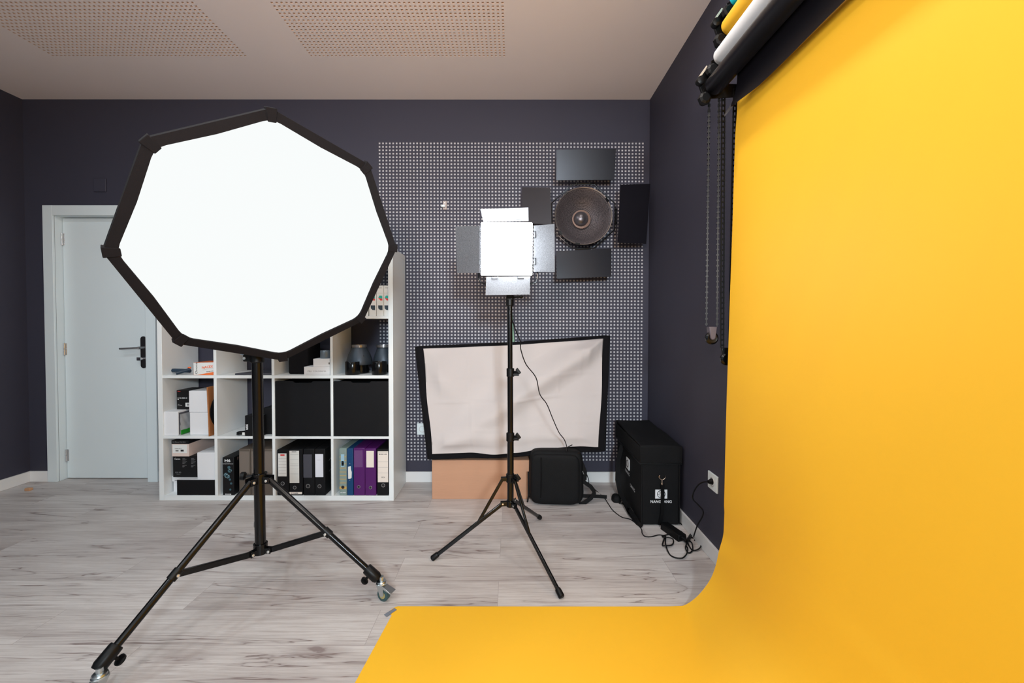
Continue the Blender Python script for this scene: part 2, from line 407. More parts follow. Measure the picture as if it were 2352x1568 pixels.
MB().box((SX1 - SW, SY, 0), (SX1, SB, ztop - .035)).build('side_panel', MELA, sh, bevel=.0015)
MB().box((SX0, SY, ztop - .035), (SX1, SB, ztop)).build('top_panel', MELA, sh, bevel=.0015)
MB().box((SX0 + SW, SY, 0), (SX1 - SW, SB, S[0])).build('bottom_panel', MELA, sh, bevel=.0015)
for a, b in rows: MB().box((SX0 + SW, SY + .0005, a), (SX1 - SW, SB, b)).build('shelf_board', MELA, sh, bevel=.001)
for a, b in divs:
    for r in range(4): MB().box((a, SY + .0002, S[r]), (b, SB, UND[r])).build('divider', MELA, sh, bevel=.001)
for cidx in (2, 3):     # two black cube drawers
    x0, x1 = CL[cidx] + .003, CR[cidx] - .003; z0 = S[1] + .003; z1 = at(735, 875.5, 'y', SY).z
    mb = MB(); t_ = .014; xc = (x0 + x1) / 2
    n0 = xc - .055; n1 = xc + .055; dz = .011
    prof = [(x0, z0), (x1, z0), (x1, z1), (n1 + .012, z1), (n1, z1 - dz), (n0, z1 - dz), (n0 - .012, z1), (x0, z1)]
    mb.prism([(x, SY + .001, z) for x, z in prof], (0, t_, 0))
    dr = mb.build('drawer', BLKL, sh, bevel=.001)
    MB().box((x0 + .004, SY + .015, z0), (x1 - .004, SB - .02, z0 + .008)).box((x0 + .004, SY + .015, z0), (x0 + .012, SB - .02, z1 - .01)).box((x1 - .012, SY + .015, z0), (x1 - .004, SB - .02, z1 - .01)).box((x0 + .004, SB - .028, z0), (x1 - .004, SB - .02, z1 - .01)).build('drawer_box', BLKL, dr)

def fpt(px, py, y): return at(px, py, 'y', y)
def carton(name, label, cat, px0, px1, pyt, row, y, depth, material, z0=None, group=None, bevel=.0015, split=None):
    """a carton whose front face was measured in the photo; stands on shelf surface row (or z0)"""
    zz = S[row] if z0 is None else z0
    a = fpt(px0, pyt, y); b = fpt(px1, pyt, y)
    t = thing(name, label, cat, ((a.x + b.x) / 2, y + depth / 2, zz), group)
    MB().box((a.x, y, zz + .0005), (b.x, y + depth, a.z)).build('carton' if name != 'carton' else 'body', material, t, bevel=bevel)
    t['_b'] = 0; del t['_b']
    return t, a.x, b.x, zz, a.z
def frect(t, name, m, px0, py0, px1, py1, y, thick=.0008):
    a = fpt(px0, py1, y); b = fpt(px1, py0, y)
    return MB().box((a.x, y - thick, a.z), (b.x, y + .0002, b.z)).build(name, m, t, smooth=0)
def ftext(t, body, m, px0, py0, px1, py1, y, **k):
    a = fpt(px0, py1, y); b = fpt(px1, py0, y)
    return text(body, (a.x, y, a.z), (b.x - a.x, 0, 0), (0, 0, b.z - a.z), m, t, **k)

def dashes(t, m, px0, py0, px1, py1, y, name='small_print', seed=1, vert=False):
    """a line of print too small to read in the photo: a row of tiny marks"""
    a = fpt(px0, py1, y); b = fpt(px1, py0, y); rnd = random.Random(seed); mb = MB(); q = 0.
    L0 = (b.z - a.z) if vert else (b.x - a.x); hgt = (b.x - a.x) if vert else (b.z - a.z)
    while q < L0:
        w_ = min(hgt * (.35 + .5 * rnd.random()), L0 - q); g_ = hgt * (.9 if rnd.random() < .16 else .22); k_ = hgt * (.75 + .25 * rnd.random())
        if vert: mb.box((a.x, y - .0008, a.z + q), (a.x + k_, y + .0001, a.z + q + w_))
        else: mb.box((a.x + q, y - .0008, a.z), (a.x + q + w_, y + .0001, a.z + k_))
        q += w_ + g_
    return mb.build(name, m, t, smooth=0)
# --- bottom row, first cell
fy_ = -.330
t, x0, x1, z0, ztA = carton('storage_box', 'low white storage box with plain black front at the bottom left of the shelves', 'box', 406.7, 497, 1100.8, 0, fy_, .055, BOXW)
frect(t, 'front_panel', BLKL, 407, 1101.5, 496.8, 1136.3, fy_)
t = thing('shoe_box', 'white lidded box peeking out behind the black-fronted storage box', 'box', (CL[0] + .12, -.15, S[0]))
a = fpt(398, 1100, -.27)
lx_ = at(395.5, 1112, 'y', -.273).x
MB().box((lx_ + .005, -.268, S[0]), (CR[0] - .02, -.03, ztA - .035)).build('body', BOXW, t, bevel=.001)
MB().box((lx_, -.273, ztA - .035), (CR[0] - .012, -.025, ztA)).build('lid', BOXW, t, bevel=.001)
MB().box((lx_ + .018, -.2738, ztA - .030), (lx_ + .035, -.273, ztA - .025)).build('print', INKG, t)
t, x0, x1, z0, zt = carton('camera_box', 'black camera carton with small white print, left of the plain white cube box', 'box', 396.8, 452.2, 1046, 0, -.290, .22, BOXK, z0=ztA)
ftext(t, 'Canon', INKW, 401, 1051.5, 414, 1055.5, -.290, bold=.01)
ftext(t, 'EOS 5D', INKG, 403, 1083, 416, 1086, -.290); ftext(t, 'Mark II', INKG, 406, 1087.5, 414, 1089.5, -.290)
for gx in (419, 439):
    for k, (gy, w) in enumerate(((1052, 8), (1054, 12), (1056, 9), (1060, 13), (1062, 10), (1064, 6), (1068, 12), (1070, 7), (1072, 5))):
        if k % 3 != 3: frect(t, 'print', INKG, gx, gy, gx + w * .8, gy + .5, -.290, .0004)
t, x0, x1, z0, zt2 = carton('lens_box', 'pale lens carton with a black top band, lying on the black camera carton', 'box', 394.3, 433.5, 1011.3, 0, -.310, .27, mat('pinkish_carton', (.70, .57, .52), .5, vary=.03), z0=zt)
a = fpt(394.3, 1019, -.31)
MB().box((x0 - .0008, -.3108, a.z), (x1 + .0008, -.3108 + .2716, zt2 + .0008)).build('band', BOXK, t)
frect(t, 'label', LABELW, 397, 1021, 429.5, 1040, -.310)
ftext(t, '24-70mm F2.8 DG', INKG, 396.5, 1013.5, 426, 1016.5, -.3110)
frect(t, 'barcode', INK, 415, 1032.5, 421.8, 1036.5, -.3112, .0003); dashes(t, INK, 403.5, 1033.3, 410, 1036, -.3110)
dashes(t, INKG, 401.5, 1029.6, 417, 1030.8, -.3110, seed=3)
t, *_ = carton('white_box', 'plain white cube carton standing on the black-fronted storage box', 'box', 452.8, 497.3, 1039, 0, -.326, .16, BOXW, z0=ztA)
# --- bottom row, second cell
t, x0, x1, z0, zt = carton('recorder_box', 'black carton with a blue-white recorder picture, left of the taupe binders', 'box', 511, 537, 1050, 0, -.325, .17, BOXK)
y = -.325
ftext(t, 'H6', INKW, 516, 1054, 529.5, 1060.5, y, bold=.03); ftext(t, 'Handy Recorder', INKG, 517, 1061.2, 529, 1062.2, y)
ftext(t, 'Six-Track Portable Recorder', INKW, 512, 1063.8, 535.5, 1065.6, y)
PIC = mat('picture_blue', (.045, .11, .14), .4, vary=.6, vscale=60)
PIC2 = mat('picture_pale', (.30, .42, .46), .4, vary=.5, vscale=90)
for cxp, cyp, r in ((526, 1073, 3.6), (527, 1081, 4.0), (530, 1080, 3.0), (519, 1090, 5.0), (524, 1094, 4.4), (528, 1101, 2.6), (531, 1110, 2.6), (529, 1124, 2.4)):
    a = fpt(cxp, cyp, y); rr = r * .0028
    MB().cyl((a.x, y + .0002, a.z), (a.x, y - .0006, a.z), rr, n=14).build('print', PIC, t)
for pts in (((514, 1091), (518, 1087), (521, 1090)), ((520, 1088), (526, 1093)), ((522, 1098), (526, 1095), (526, 1090)), ((526, 1077), (532, 1081), (530, 1084)), ((516, 1094), (520, 1097))):
    MB().tube([fpt(q[0], q[1], y - .0004) for q in pts], .0011, 5).build('print', PIC2, t)
ftext(t, 'ZOOM', INKW, 517, 1133.3, 531, 1136.0, y, bold=.03)
a = fpt(537, 1056, y)
text('H6', (a.x, y + .035, a.z - .012), (0, .09, 0), (0, 0, .022), mat('ink_faint', (.2, .12, .1), .5), t)

def binder(name, label, px0, px1, pyt, material, y=-.328, depth=.27, ring=None, group=None, ringr=.0125, row=0):
    t, x0, x1, z0, zt = carton(name, label, 'binder', px0, px1, pyt, row, y, depth, material, group=group, bevel=.003)
    if ring:
        a = fpt(ring[0], ring[1], y)
        MB().lathe([(ringr, 0), (ringr, .0018), (ringr - .0025, .0022), (ringr - .003, 0)], (a.x, y, a.z), (0, -1, 0), 28).build('ring', STEEL, t)
        MB().cyl((a.x, y - .0003, a.z), (a.x, y + .0002, a.z), ringr - .0028, n=24).build('finger_hole', INK, t)
    return t
G = 'lever arch binders on the bottom shelf'
for a, b, lab in ((548.3, 574.6, 'taupe binder right beside the black recorder carton'), (575.4, 601.8, 'taupe binder directly behind the black stand pole'), (603.0, 626.5, 'taupe binder against the right divider of its cell')):
    t = binder('binder', lab, a, b, 1030.8, TAUPE, group=G)
    A = fpt(a + 2.5, 1086, -.328); B = fpt(b - 2.5, 1036, -.328)
    pl = [(A.x, A.z), (B.x, A.z), (B.x, B.z), (A.x, B.z)]
    w = B.x - A.x; low = [(A.x, A.z)] + [(A.x + w * f_, A.z + q) for f_, q in ((.2, .0), (.32, .004), (.5, .007), (.68, .004), (.8, .0))] + [(B.x, A.z), (B.x, B.z), (A.x, B.z)]
    MB().prism([(x, -.3286, z) for x, z in low], (0, .0008, 0)).build('label_pocket', mat('taupe_pocket', (.17, .14, .12), .25), t, smooth=0)
# third cell: black binders
P3 = 1020 / 1; k3 = 2352 / 270
def q3(x, y): return 630 + x / k3, 1020 + y / k3
def lab3(t, x0, y0, x1, y1, m, name='label'):
    a = q3(x0, y0); b = q3(x1, y1); return frect(t, name, m, a[0], a[1], b[0], b[1], -.328)
def txt3(t, s, x0, y0, x1, y1, m, **k):
    a = q3(x0, y0); b = q3(x1, y1); return ftext(t, s, m, a[0], a[1], b[0], b[1], -.3290, **k)
def dsh3(t, x0, y0, x1, y1, m, **k):
    a = q3(x0, y0); b = q3(x1, y1); return dashes(t, m, a[0], a[1], b[0], b[1], -.3286, seed=int(x0), **k)
def rules3(t, x0, x1, ys):
    for yy in ys: lab = q3(x0, yy); b = q3(x1, yy + 3); frect(t, 'label_line', INKG, lab[0], lab[1], b[0], b[1], -.3289, .0002)
t = binder('binder', 'black binder with a lined white label topped by a small red sticker', 636.2, 662.6, 1032.5, BLKL, ring=q3(168, 783), group=G)
lab3(t, 80, 182, 245, 640, LABELW); rules3(t, 85, 240, (285, 345, 402, 465, 525, 580))
s_ = q3(122, 202); e_ = q3(205, 232); frect(t, 'sticker', INKR, s_[0], s_[1], e_[0], e_[1], -.3289, .0004)
t = binder('binder', 'black binder with a tall cream label and a cream strip at its foot', 664.0, 694.8, 1031, BLKL, ring=q3(410, 865), group=G, ringr=.0115)
lab3(t, 308, 130, 495, 772, mat('grey_label', (.66, .65, .62), .5)); rules3(t, 320, 485, (205, 300, 390, 430, 490, 590))
dsh3(t, 350, 142, 442, 158, INK); lab3(t, 302, 955, 555, 997, LABELC, 'strip'); dsh3(t, 345, 966, 480, 986, INK)
t = binder('binder', 'black binder with an empty dark grey label pocket', 696.6, 721.8, 1030.5, BLKL, ring=q3(676, 835), group=G, ringr=.0135)
lab3(t, 585, 202, 752, 665, mat('grey_pocket', (.055, .055, .07), .25), 'label_pocket')
t = binder('binder', 'black binder with a plain bluish white label, last in the row of four', 722.8, 746.6, 1030.5, BLKL, ring=q3(906, 838), group=G)
lab3(t, 822, 196, 978, 655, mat('blue_white_label', (.68, .69, .76), .5)); rules3(t, 855, 925, (313,))
a = fpt(746.6, 1060, -.328)
for zz in (a.z - .01, a.z - .085): MB().tube([(a.x + .001, -.27, zz), (a.x + .002, -.25, zz + .008), (a.x + .001, -.235, zz + .006)], .0018, 6).build('clip', STEEL, t)
# fourth cell
TP = mat('teal_pattern_board', (.21, .28, .26), .5, vary=.15, vscale=25)
t = binder('binder', 'thin pale green binder with orange stripes, first in its cell', 779, 795.8, 1029.5, TP, group=G)
for yy in (245, 320, 385, 470, 548, 622, 692, 768):
    a = q3(1305, yy); b = q3(1440, yy + 10); frect(t, 'stripe', mat('amber_ink', (.55, .34, .09), .5), a[0], a[1], b[0], b[1], -.328, .0003)
a = q3(1305, 845); b = q3(1445, 895); frect(t, 'stripe', MATS['amber_ink'], a[0], a[1], b[0], b[1], -.328, .0003)
lab3(t, 1335, 200, 1400, 450, mat('sky_print', (.30, .50, .62), .5), 'print'); lab3(t, 1345, 335, 1392, 430, LABELW)
dsh3(t, 1355, 345, 1382, 420, INK, vert=True); dsh3(t, 1325, 957, 1428, 970, INKW)
a = q3(1372, 858); a = fpt(a[0], a[1], -.3284); MB().cyl((a.x, -.3284, a.z), (a.x, -.3290, a.z), .0105, n=24).build('finger_hole', INK, t)
t = binder('binder', 'thin dark blue binder with a torn white sticker', 796.8, 811, 1029.8, mat('blue_board', (.0, .045, .14), .45, vary=.06), group=G)
a = [q3(*q) for q in ((1474, 450), (1530, 436), (1535, 500), (1550, 560), (1546, 670), (1520, 690), (1478, 690))]
a = [fpt(q[0], q[1], -.3283) for q in a]; MB().prism([(p.x, -.3284, p.z) for p in a], (0, .0004, 0)).build('torn_sticker', LABELW, t, smooth=0)
for q in ((1512, 385), (1512, 720)):
    b = q3(*q); b = fpt(b[0], b[1], -.328); MB().cyl((b.x, -.328, b.z), (b.x, -.330, b.z), .0028, n=12).build('rivet', STEEL, t)
PURP = mat('purple_board', (.075, .005, .11), .4, vary=.08)
t = binder('binder', 'purple binder with an empty clear label pocket', 812, 837.6, 1028.6, PURP, ring=q3(1690, 850), group=G, ringr=.0105)
lab3(t, 1602, 122, 1768, 458, mat('purple_pocket', (.13, .05, .17), .25), 'label_pocket')
t = binder('binder', 'purple binder with a cream label', 838.2, 863.0, 1030, PURP, ring=q3(1926, 864), group=G, ringr=.0105)
lab3(t, 1843, 132, 1992, 462, LABELC)
t = binder('binder', 'black binder with a long cream label, at the right end of the shelves', 865.5, 891.5, 1031, BLKL, ring=q3(2180, 820), group=G)
lab3(t, 2072, 138, 2278, 758, LABELC); rules3(t, 2080, 2272, (160, 350, 462, 572)); dsh3(t, 2092, 190, 2250, 206, INK); txt3(t, 'MEX', 2145, 648, 2215, 672, INK)

# --- second row, first cell
k2 = 1689 / 140
def q2(x, y): return 370 + x / k2, 880 + y / k2
t, x0, x1, z0, zt = carton('mailer_box', 'white carton with an open side showing a grey bag and a green strip', 'box', 374.6, 408.2, 945, 1, -.326, .17, BOXW)
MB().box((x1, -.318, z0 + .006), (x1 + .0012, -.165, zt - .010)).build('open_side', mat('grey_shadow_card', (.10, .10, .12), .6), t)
def bagf(u, v):
    return Vector((x1 + .002 + .006 * math.sin(PI * u) * (1 - .5 * v) + .0015 * math.sin(17 * u + 9 * v), -.308 + .135 * u, z0 + .008 + (zt - z0 - .03) * v))
MB().grid(bagf, 16, 12, (-.001, 0, 0)).build('plastic_bag', mat('grey_plastic', (.42, .43, .45), .3, bump=.5, bscale=40, vary=.3, vscale=20), t)
MB().box((x1 + .005, -.308, z0 + .004), (x1 + .010, -.180, z0 + .032)).build('green_strip', mat('green_film', (.01, .25, .01), .4), t)
t2, x0, x1, z0, _ = carton('lens_box', 'black carton with red and white print standing on the open-sided white carton', 'box', 405.5, 450, 895.8, 1, -.255, .14, BOXK, z0=zt)
y = -.255
dashes(t2, INKR, 408, 897.6, 415, 899.4, y); dashes(t2, INKW, 408, 912.8, 430, 914.6, y, seed=4)
dashes(t2, INKW, 408, 916.2, 411, 917.8, y, seed=5); dashes(t2, INKG, 408.5, 927.5, 414, 929.2, y, seed=6); dashes(t2, INKG, 408.5, 930, 418, 931.4, y, seed=7)
frect(t2, 'label', LABELW, 426.2, 924.6, 446, 933.6, y); frect(t2, 'barcode', INKG, 429, 926.6, 436, 931.3, y - .0008, .0003)
GB = 'two plain white cartons stacked in the second shelf row'
t, x0, x1, z0, zl = carton('white_box', 'plain white carton, lower one of the stacked pair', 'box', 435.8, 478.2, 947, 1, -.300, .2, BOXW, group=GB)
t, *_ = carton('white_box', 'plain white carton with creased top flap, upper one of the stacked pair', 'box', 433.8, 475.8, 897.3, 1, -.298, .2, BOXW, z0=zl + .0015, group=GB)
# leaning cardboard sleeve and black disc
b0 = fpt(479.0, 1003.2, -.338); b1 = fpt(474.2, 889, -.338)
t = thing('cardboard_sleeve', 'narrow brown cardboard sleeve leaning in the second shelf row', 'sleeve', (b0.x, -.2, S[1]))
th = .009; zT = fpt(474.2, 889, -.338).z
CARD2 = mat('brown_board', (.36, .14, .045), .6, bump=.1, bscale=80, vary=.08)
MB().hexa([(b0.x, -.338, S[1]), (b0.x + th, -.338, S[1]), (b0.x + th, -.06, S[1]), (b0.x, -.06, S[1]), (b1.x, -.338, zT), (b1.x + th, -.338, zT), (b1.x + th, -.06, zT), (b1.x, -.06, zT)]).build('sleeve', CARD2, t, bevel=.001)
zc = at(488, 942, 'y', -.25).z
tag(MB().cyl((b0.x + .0095, -.212, zc), (b0.x + .0125, -.212, zc), .124, n=48).build('round_reflector', BLKF, bevel=.003), 'round black folded disc resting beside the brown cardboard sleeve', 'reflector disc')
# --- second row, second cell: black microphone cartons and a cable
k5 = 1655 / 95
def q5(x, y): return 540 + x / k5, 920 + y / k5
t, x0, x1, z0, zt = carton('microphone_box', 'black carton with white upright lettering behind the thick stand pole', 'box', 562.3, 602.6, 954.2, 1, -.330, .15, BOXK)
a = q5(432, 1160); b = q5(522, 945)
A = fpt(a[0], a[1], -.33); B = fpt(b[0], b[1], -.33)
text('R\u00d8DE', (B.x, -.33, A.z), (0, 0, B.z - A.z), (-(B.x - A.x), 0, 0), INKW, t, bold=.03)
a = at(603, 952, 'z', zt)
text('VIDEO MIC', (x1 - .012, -.320, zt), (0, .13, 0), (-.018, 0, 0), INKW, t, lift=.0006)
t, x0, x1, z0, zt = carton('microphone_box', 'taller plain black carton behind the lettered black carton', 'box', 604, 624.5, 936.3, 1, -.285, .17, BOXK)
t = thing('coiled_cable', 'short black coiled cable with a white tag left of the black cartons', 'cable', (*fpt(552, 1000, -.3).xy, S[1]))
c = fpt(553.5, 1001, -.30); pts = []
for k in range(70):
    g = 2 * PI * k / 17; pts.append((c.x + .022 * math.cos(g) * (1 - .002 * k), c.y + .026 * math.sin(g), S[1] + .004 + .00028 * k + .003 * math.sin(g * .5)))
MB().tube(pts, .0035, 7).build('cord', BLKP, t)
a = fpt(561, 1000, -.325); MB().box((a.x - .011, -.330, S[1] + .006), (a.x + .006, -.327, S[1] + .024)).build('tag', LABELW, t)
# --- third row, first cell: spring clamp, parcel
k1 = 2352 / 130
def q1(x, y): return 375 + x / k1, 810 + y / k1
t = thing('spring_clamp', 'dark blue spring clamp with an orange tip, beside the orange and white parcel', 'clamp', (*fpt(410, 858, -.25).xy, S[2]))
NAVY = mat('navy_plastic', (.008, .03, .06), .35)
def c1(x, y, yy=-.25): q = q1(x, y); return fpt(q[0], q[1], yy)
zs = S[2] + .017
A = c1(200, 760); Bm = c1(760, 740); Cc = c1(1200, 740); D = c1(650, 860, -.30)
MB().tube([(A.x, -.25, zs + .004), ((A.x + Bm.x) / 2, -.25, zs + .006), (Bm.x, -.26, zs + .006), (Cc.x, -.27, zs + .004)], .013, 12).build('jaw', NAVY, t)
MB().tube([(D.x, -.325, S[2] + .012), ((D.x + Cc.x) / 2, -.30, zs + .004), (Cc.x, -.27, zs + .014)], .011, 12).build('handle', NAVY, t)
a = c1(1110, 640); MB().sphere((a.x, -.255, zs + .024), .0085, 12, (1.3, 1, .9)).build('tip', INKO, t)
t, x0, x1, z0, zt = carton('parcel', 'orange and white parcel box with handwriting and courier lettering', 'parcel', 444.2, 490.4, 832.5, 2, -.328, .15, mat('parcel_orange', (.80, .17, .04), .5, vary=.05))
y = -.328
def c1f(x, y_): q = q1(x, y_); return fpt(q[0], q[1], y - .0005)
P = [c1f(*q) for q in ((1255, 415), (2100, 395), (2100, 790), (1430, 915), (1270, 915))]
MB().prism([(min(p.x, x1), y - .0006, max(p.z, z0 + .0005)) for p in P], (0, .0008, 0)).build('white_band', LABELW, t, smooth=0)
a = c1f(1610, 665); b = c1f(2075, 640); u = c1f(1615, 560)
text('NACEX', (a.x, y - .0007, a.z), (b.x - a.x, 0, .0085), (0, 0, .0165), INKO, t, bold=.02)
a = c1f(1640, 715); b = c1f(2090, 640); text('______________', (a.x, y - .0007, a.z), (b.x - a.x, 0, b.z - a.z), (0, 0, .0008), INKG, t)
a = c1f(1790, 800); b = c1f(2085, 745); text('__ ___ ___', (a.x, y - .0007, a.z), (b.x - a.x, 0, .006), (0, 0, .0030), INK, t, name='small_print')
a = c1f(1425, 880); b = c1f(1325, 400); text('Orona', (a.x, y - .0007, a.z), (0, 0, b.z - a.z), (b.x - a.x, 0, 0), INK, t, name='handwriting')
# third row, second cell: flat folder
a = fpt(540, 861, -.32); b = fpt(624, 861, -.32)
tag(MB().prism([(a.x, -.325, S[2]), (CR[1] - .001, -.325, S[2]), (CR[1] - .001, -.06, S[2]), (a.x + .07, -.10, S[2])], (0, 0, .012)).build('folder', mat('dark_grey_folder', (.05, .05, .065), .5), bevel=.004), 'flat dark grey folder lying alone in its shelf cell beside the thick stand pole', 'folder')
# third cell: black bag, two white cartons, grey tin
a = fpt(662, 857, -.27); b = fpt(708, 857, -.27); zt = fpt(680, 798, -.27).z
tag(MB().box((a.x, -.27, S[2]), (b.x, -.08, zt + .03)).build('camera_pouch', BLKF, bevel=.012, seg=3), 'black soft pouch standing left of the white cartons', 'pouch')
t, x0, x1, z0, zt = carton('lidded_carton', 'white carton with a handwritten line, lowest of the small pile in the third cell', 'box', 698.2, 757.5, 842, 2, -.333, .14, BOXW)
ftext(t, 'PELI  COLORAMA', INKG, 707, 850.5, 749, 854, -.333, name='handwriting'); frect(t, 'lid_line', INKG, 702, 858.5, 757, 859, -.333, .0003)
t, x0, x1, z0, zt = carton('small_carton', 'smaller white carton lying on the handwritten carton', 'box', 719.3, 757.5, 823.8, 2, -.328, .12, BOXW, z0=zt)
frect(t, 'print', INK, 755, 832, 757, 836.5, -.328, .0004)
a = fpt(748, 823, -.27)
tag(MB().lathe([(0, 0), (.034, 0), (.036, .003), (.036, .050), (.034, .053), (0, .053)], (a.x + .002, -.27, zt), (0, 0, 1), 36).build('tin', mat('blue_grey_tin', (.17, .21, .25), .3, metal=.4)), 'blue-grey round tin on top of the small white cartons', 'tin')
# fourth cell: metal reflectors and caps
k7 = 4.9
def q7(x, y): return 770 + x / k7, 560 + y / k7
GREYM = mat('grey_anodised', (.045, .056, .072), .45, metal=.5, bump=.05, bscale=200)
def bowl(label, pxc, y, k_=1.):
    c = fpt(pxc, 800, y); t = thing('light_reflector', label, 'reflector', (c.x, y, S[2]), 'bell reflectors in the shelf')
    h = fpt(pxc, 791.5, y).z - S[2]
    MB().lathe([(.050 * k_, 0), (.063 * k_, .004), (.064 * k_, .03), (.058 * k_, .045), (.060 * k_, .058)], (c.x, y, S[2]), (0, 0, 1), 40, caps=True).build('collar', BLKM, t)
    MB().lathe([(.060 * k_, .058), (.084 * k_, .062), (.087 * k_, .070), (.083 * k_, .095), (.072 * k_, .130), (.058 * k_, h - .038), (.050 * k_, h - .022), (.047, h - .018)], (c.x, y, S[2]), (0, 0, 1), 48).build('bell', GREYM, t)
    MB().lathe([(.047, h - .018), (.049, h - .016), (.049, h), (.044, h), (.042, h - .02), (0, h - .022)], (c.x, y, S[2]), (0, 0, 1), 48).build('rim', mat('rim_steel', (.35, .33, .33), .3, metal=.9), t)
    MB().box((c.x + .046, y - .058, S[2] + .105), (c.x + .050, y - .050, S[2] + .128)).build('slot', INK, t)
bowl('grey metal bell reflector seen whole between the two black caps', 825.5, -.20)
bowl('grey metal bell reflector cut off by the right side of the shelves', 881, -.15, .82)
for pxc, lab in ((807, 'short black round cap in front of the whole bell reflector'), (868.5, 'short black round cap next to the right side panel')):
    c = fpt(pxc, 861, -.30); r = .049; h = fpt(pxc, 829.5, -.30 + .03).z - S[2]
    t = thing('reflector_cap', lab, 'cap', (c.x, -.275, S[2]), 'black caps in front of the reflectors')  # round black caps belonging to the light reflectors
    MB().lathe([(0, 0), (r - .002, 0), (r, .003), (r, h - .003), (r - .002, h), (r - .006, h), (r - .008, h - .006), (0, h - .006)], (c.x, -.275, S[2]), (0, 0, 1), 48).build('shell', BLKM, t)
# top row: product boxes
GP = 'row of white product cartons on the top shelf'
edges = [(829.5, 845.5), (847.5, 863.8), (864.6, 881), (881.6, 894)]
labs = ['white product carton, first of the row next to the glowing softbox', 'white product carton half hidden by the black softbox rim', 'white product carton with teal and dark pictures, seen whole', 'white product carton against the right side panel of the shelves']
TEALI = mat('teal_ink', (.02, .42, .36), .5); DKI = mat('slate_ink', (.03, .05, .07), .5)
for (a, b), lab in zip(edges, labs):
    b = min(b, 893.5)
    t, x0, x1, z0, zt = carton('product_box', lab, 'box', a, b, 655.3, 3, -.325, .12, LABELW, group=GP)
    w = x1 - x0; zc = z0 + (zt - z0) * .58; xm = (x0 + x1) / 2 + .002; y = -.3256
    MB().prism([(xm - .014, y, zc + .004), (xm - .006, y, zc + .018), (xm + .012, y, zc + .017), (xm + .013, y, zc - .002), (xm - .004, y, zc + .001)], (0, .0006, 0)).build('picture', TEALI, t, smooth=0)
    MB().prism([(xm - .015, y, zc + .003), (xm - .004, y, zc + .0005), (xm + .013, y, zc - .003), (xm + .013, y, zc - .014), (xm, y, zc - .014)], (0, .0006, 0)).build('picture', INKR, t, smooth=0)
    zc = z0 + (zt - z0) * .27
    MB().prism([(xm - .015, y, zc + .016), (xm + .014, y, zc + .016), (xm + .014, y, zc - .015), (xm - .003, y, zc - .014), (xm - .014, y, zc - .004)], (0, .0006, 0)).build('picture', DKI, t, smooth=0)
    MB().box((x0 + .002, y, zt - .05), (x1 - .002, y + .0005, zt - .0492)).build('print', INKG, t)
    MB().box((x0 + .008, -.3257, zt - .018), (x0 + .008 + w * .6, -.325, zt - .0145)).build('print', INKG, t)

# ------------------------------------------------------------------ octagonal softbox
OC = Vector((2.708, -1.536, 1.4465)); ya, ti, OR_, g0 = .761, -.424, .475, .14
n = Vector((math.sin(ya) * math.cos(ti), -math.cos(ya) * math.cos(ti), math.sin(ti)))
r_ = Vector((math.cos(ya), math.sin(ya), 0)); u_ = n.cross(r_)
if u_.z < 0: u_ = -u_
def oct_(k, R, t=0., c=OC): g = g0 + k * PI / 4; return c + (u_ * math.cos(g) - r_ * math.sin(g)) * R + n * t
sb = thing('softbox', 'large glowing octagonal softbox with black rim on the wheeled black stand', 'softbox', (OC.x, OC.y, OC.z))
BW = .029      # rim band width across the flats
ins = BW / math.cos(PI / 8)
def inner(R, t, rad=.030, m=4):
    out = []
    for k in range(8):
        c0 = oct_(k, R, t); a = oct_(k - 1, R, t); b = oct_(k + 1, R, t)
        pa = c0 + (a - c0).normalized() * rad; pb = c0 + (b - c0).normalized() * rad
        for j in range(m + 1):
            f = j / m; out.append(pa * (1 - f) ** 2 + c0 * 2 * f * (1 - f) + pb * f * f)
        # cloth edge pulled inwards a little between the corners
        d_ = oct_(k + 1, R, t) - c0; mid = (c0 + oct_(k + 1, R, t)) / 2; q = mid + (oct_(0, 0, t) - mid).normalized() * .004
        out.append(q)
    return out
def outer_like(R, t, m=4, rad=.04):
    out = []
    for k in range(8):
        c0 = oct_(k, R, t); a = oct_(k - 1, R, t); b = oct_(k + 1, R, t)
        for j in range(m + 1):
            f = j / m - .5
            out.append(c0 + ((a - c0).normalized() * max(0, -f) + (b - c0).normalized() * max(0, f)) * rad)
        out.append((c0 + b) / 2)
    return out
o1 = outer_like(OR_, .0); i1 = inner(OR_ - ins, .004); i2 = inner(OR_ - ins, -.010); o2 = outer_like(OR_ + .002, -.022); i3 = outer_like(OR_ - .02, -.03)
NN = len(o1); mb = MB(); vs = i2 + i1 + o1 + o2 + i3
mb.add(vs, [(q * NN + k, q * NN + (k + 1) % NN, (q + 1) * NN + (k + 1) % NN, (q + 1) * NN + k) for q in range(4) for k in range(NN)])
mb.build('rim', RIMF, sb, smooth=50)
mb = MB(); mb.add(inner(OR_ - ins + .004, -.006) + [oct_(0, 0, -.004)], [(k, (k + 1) % NN, NN) for k in range(NN)])
SOFT = emis('glowing_diffuser_cloth', (.86, .885, .88), 1.)
mb.build('diffuser', SOFT, sb, smooth=60)
for k in range(8):    # sleeves over the rod tips
    c0 = oct_(k, OR_); rad = (c0 - OC).normalized(); tn = n.cross(rad).normalized()
    p = []
    for a_, b_, c_ in ((-.042, -.013, .0060), (-.042, .013, .0060), (.002, .017, .0055), (.002, -.017, .0055)):
        p.append(c0 + rad * a_ + tn * b_ + n * c_)
    q = [p[0] - n * .005, p[1] - n * .005, p[2] - n * .033, p[3] - n * .033]
    MB().hexa([*q, *p]).build('corner_sleeve', RIMF, sb, bevel=.003)
ringc = OC - n * .27
mb = MB(); SHD = mat('shell_cloth', (.016, .015, .017), .6, bump=.2, bscale=400)
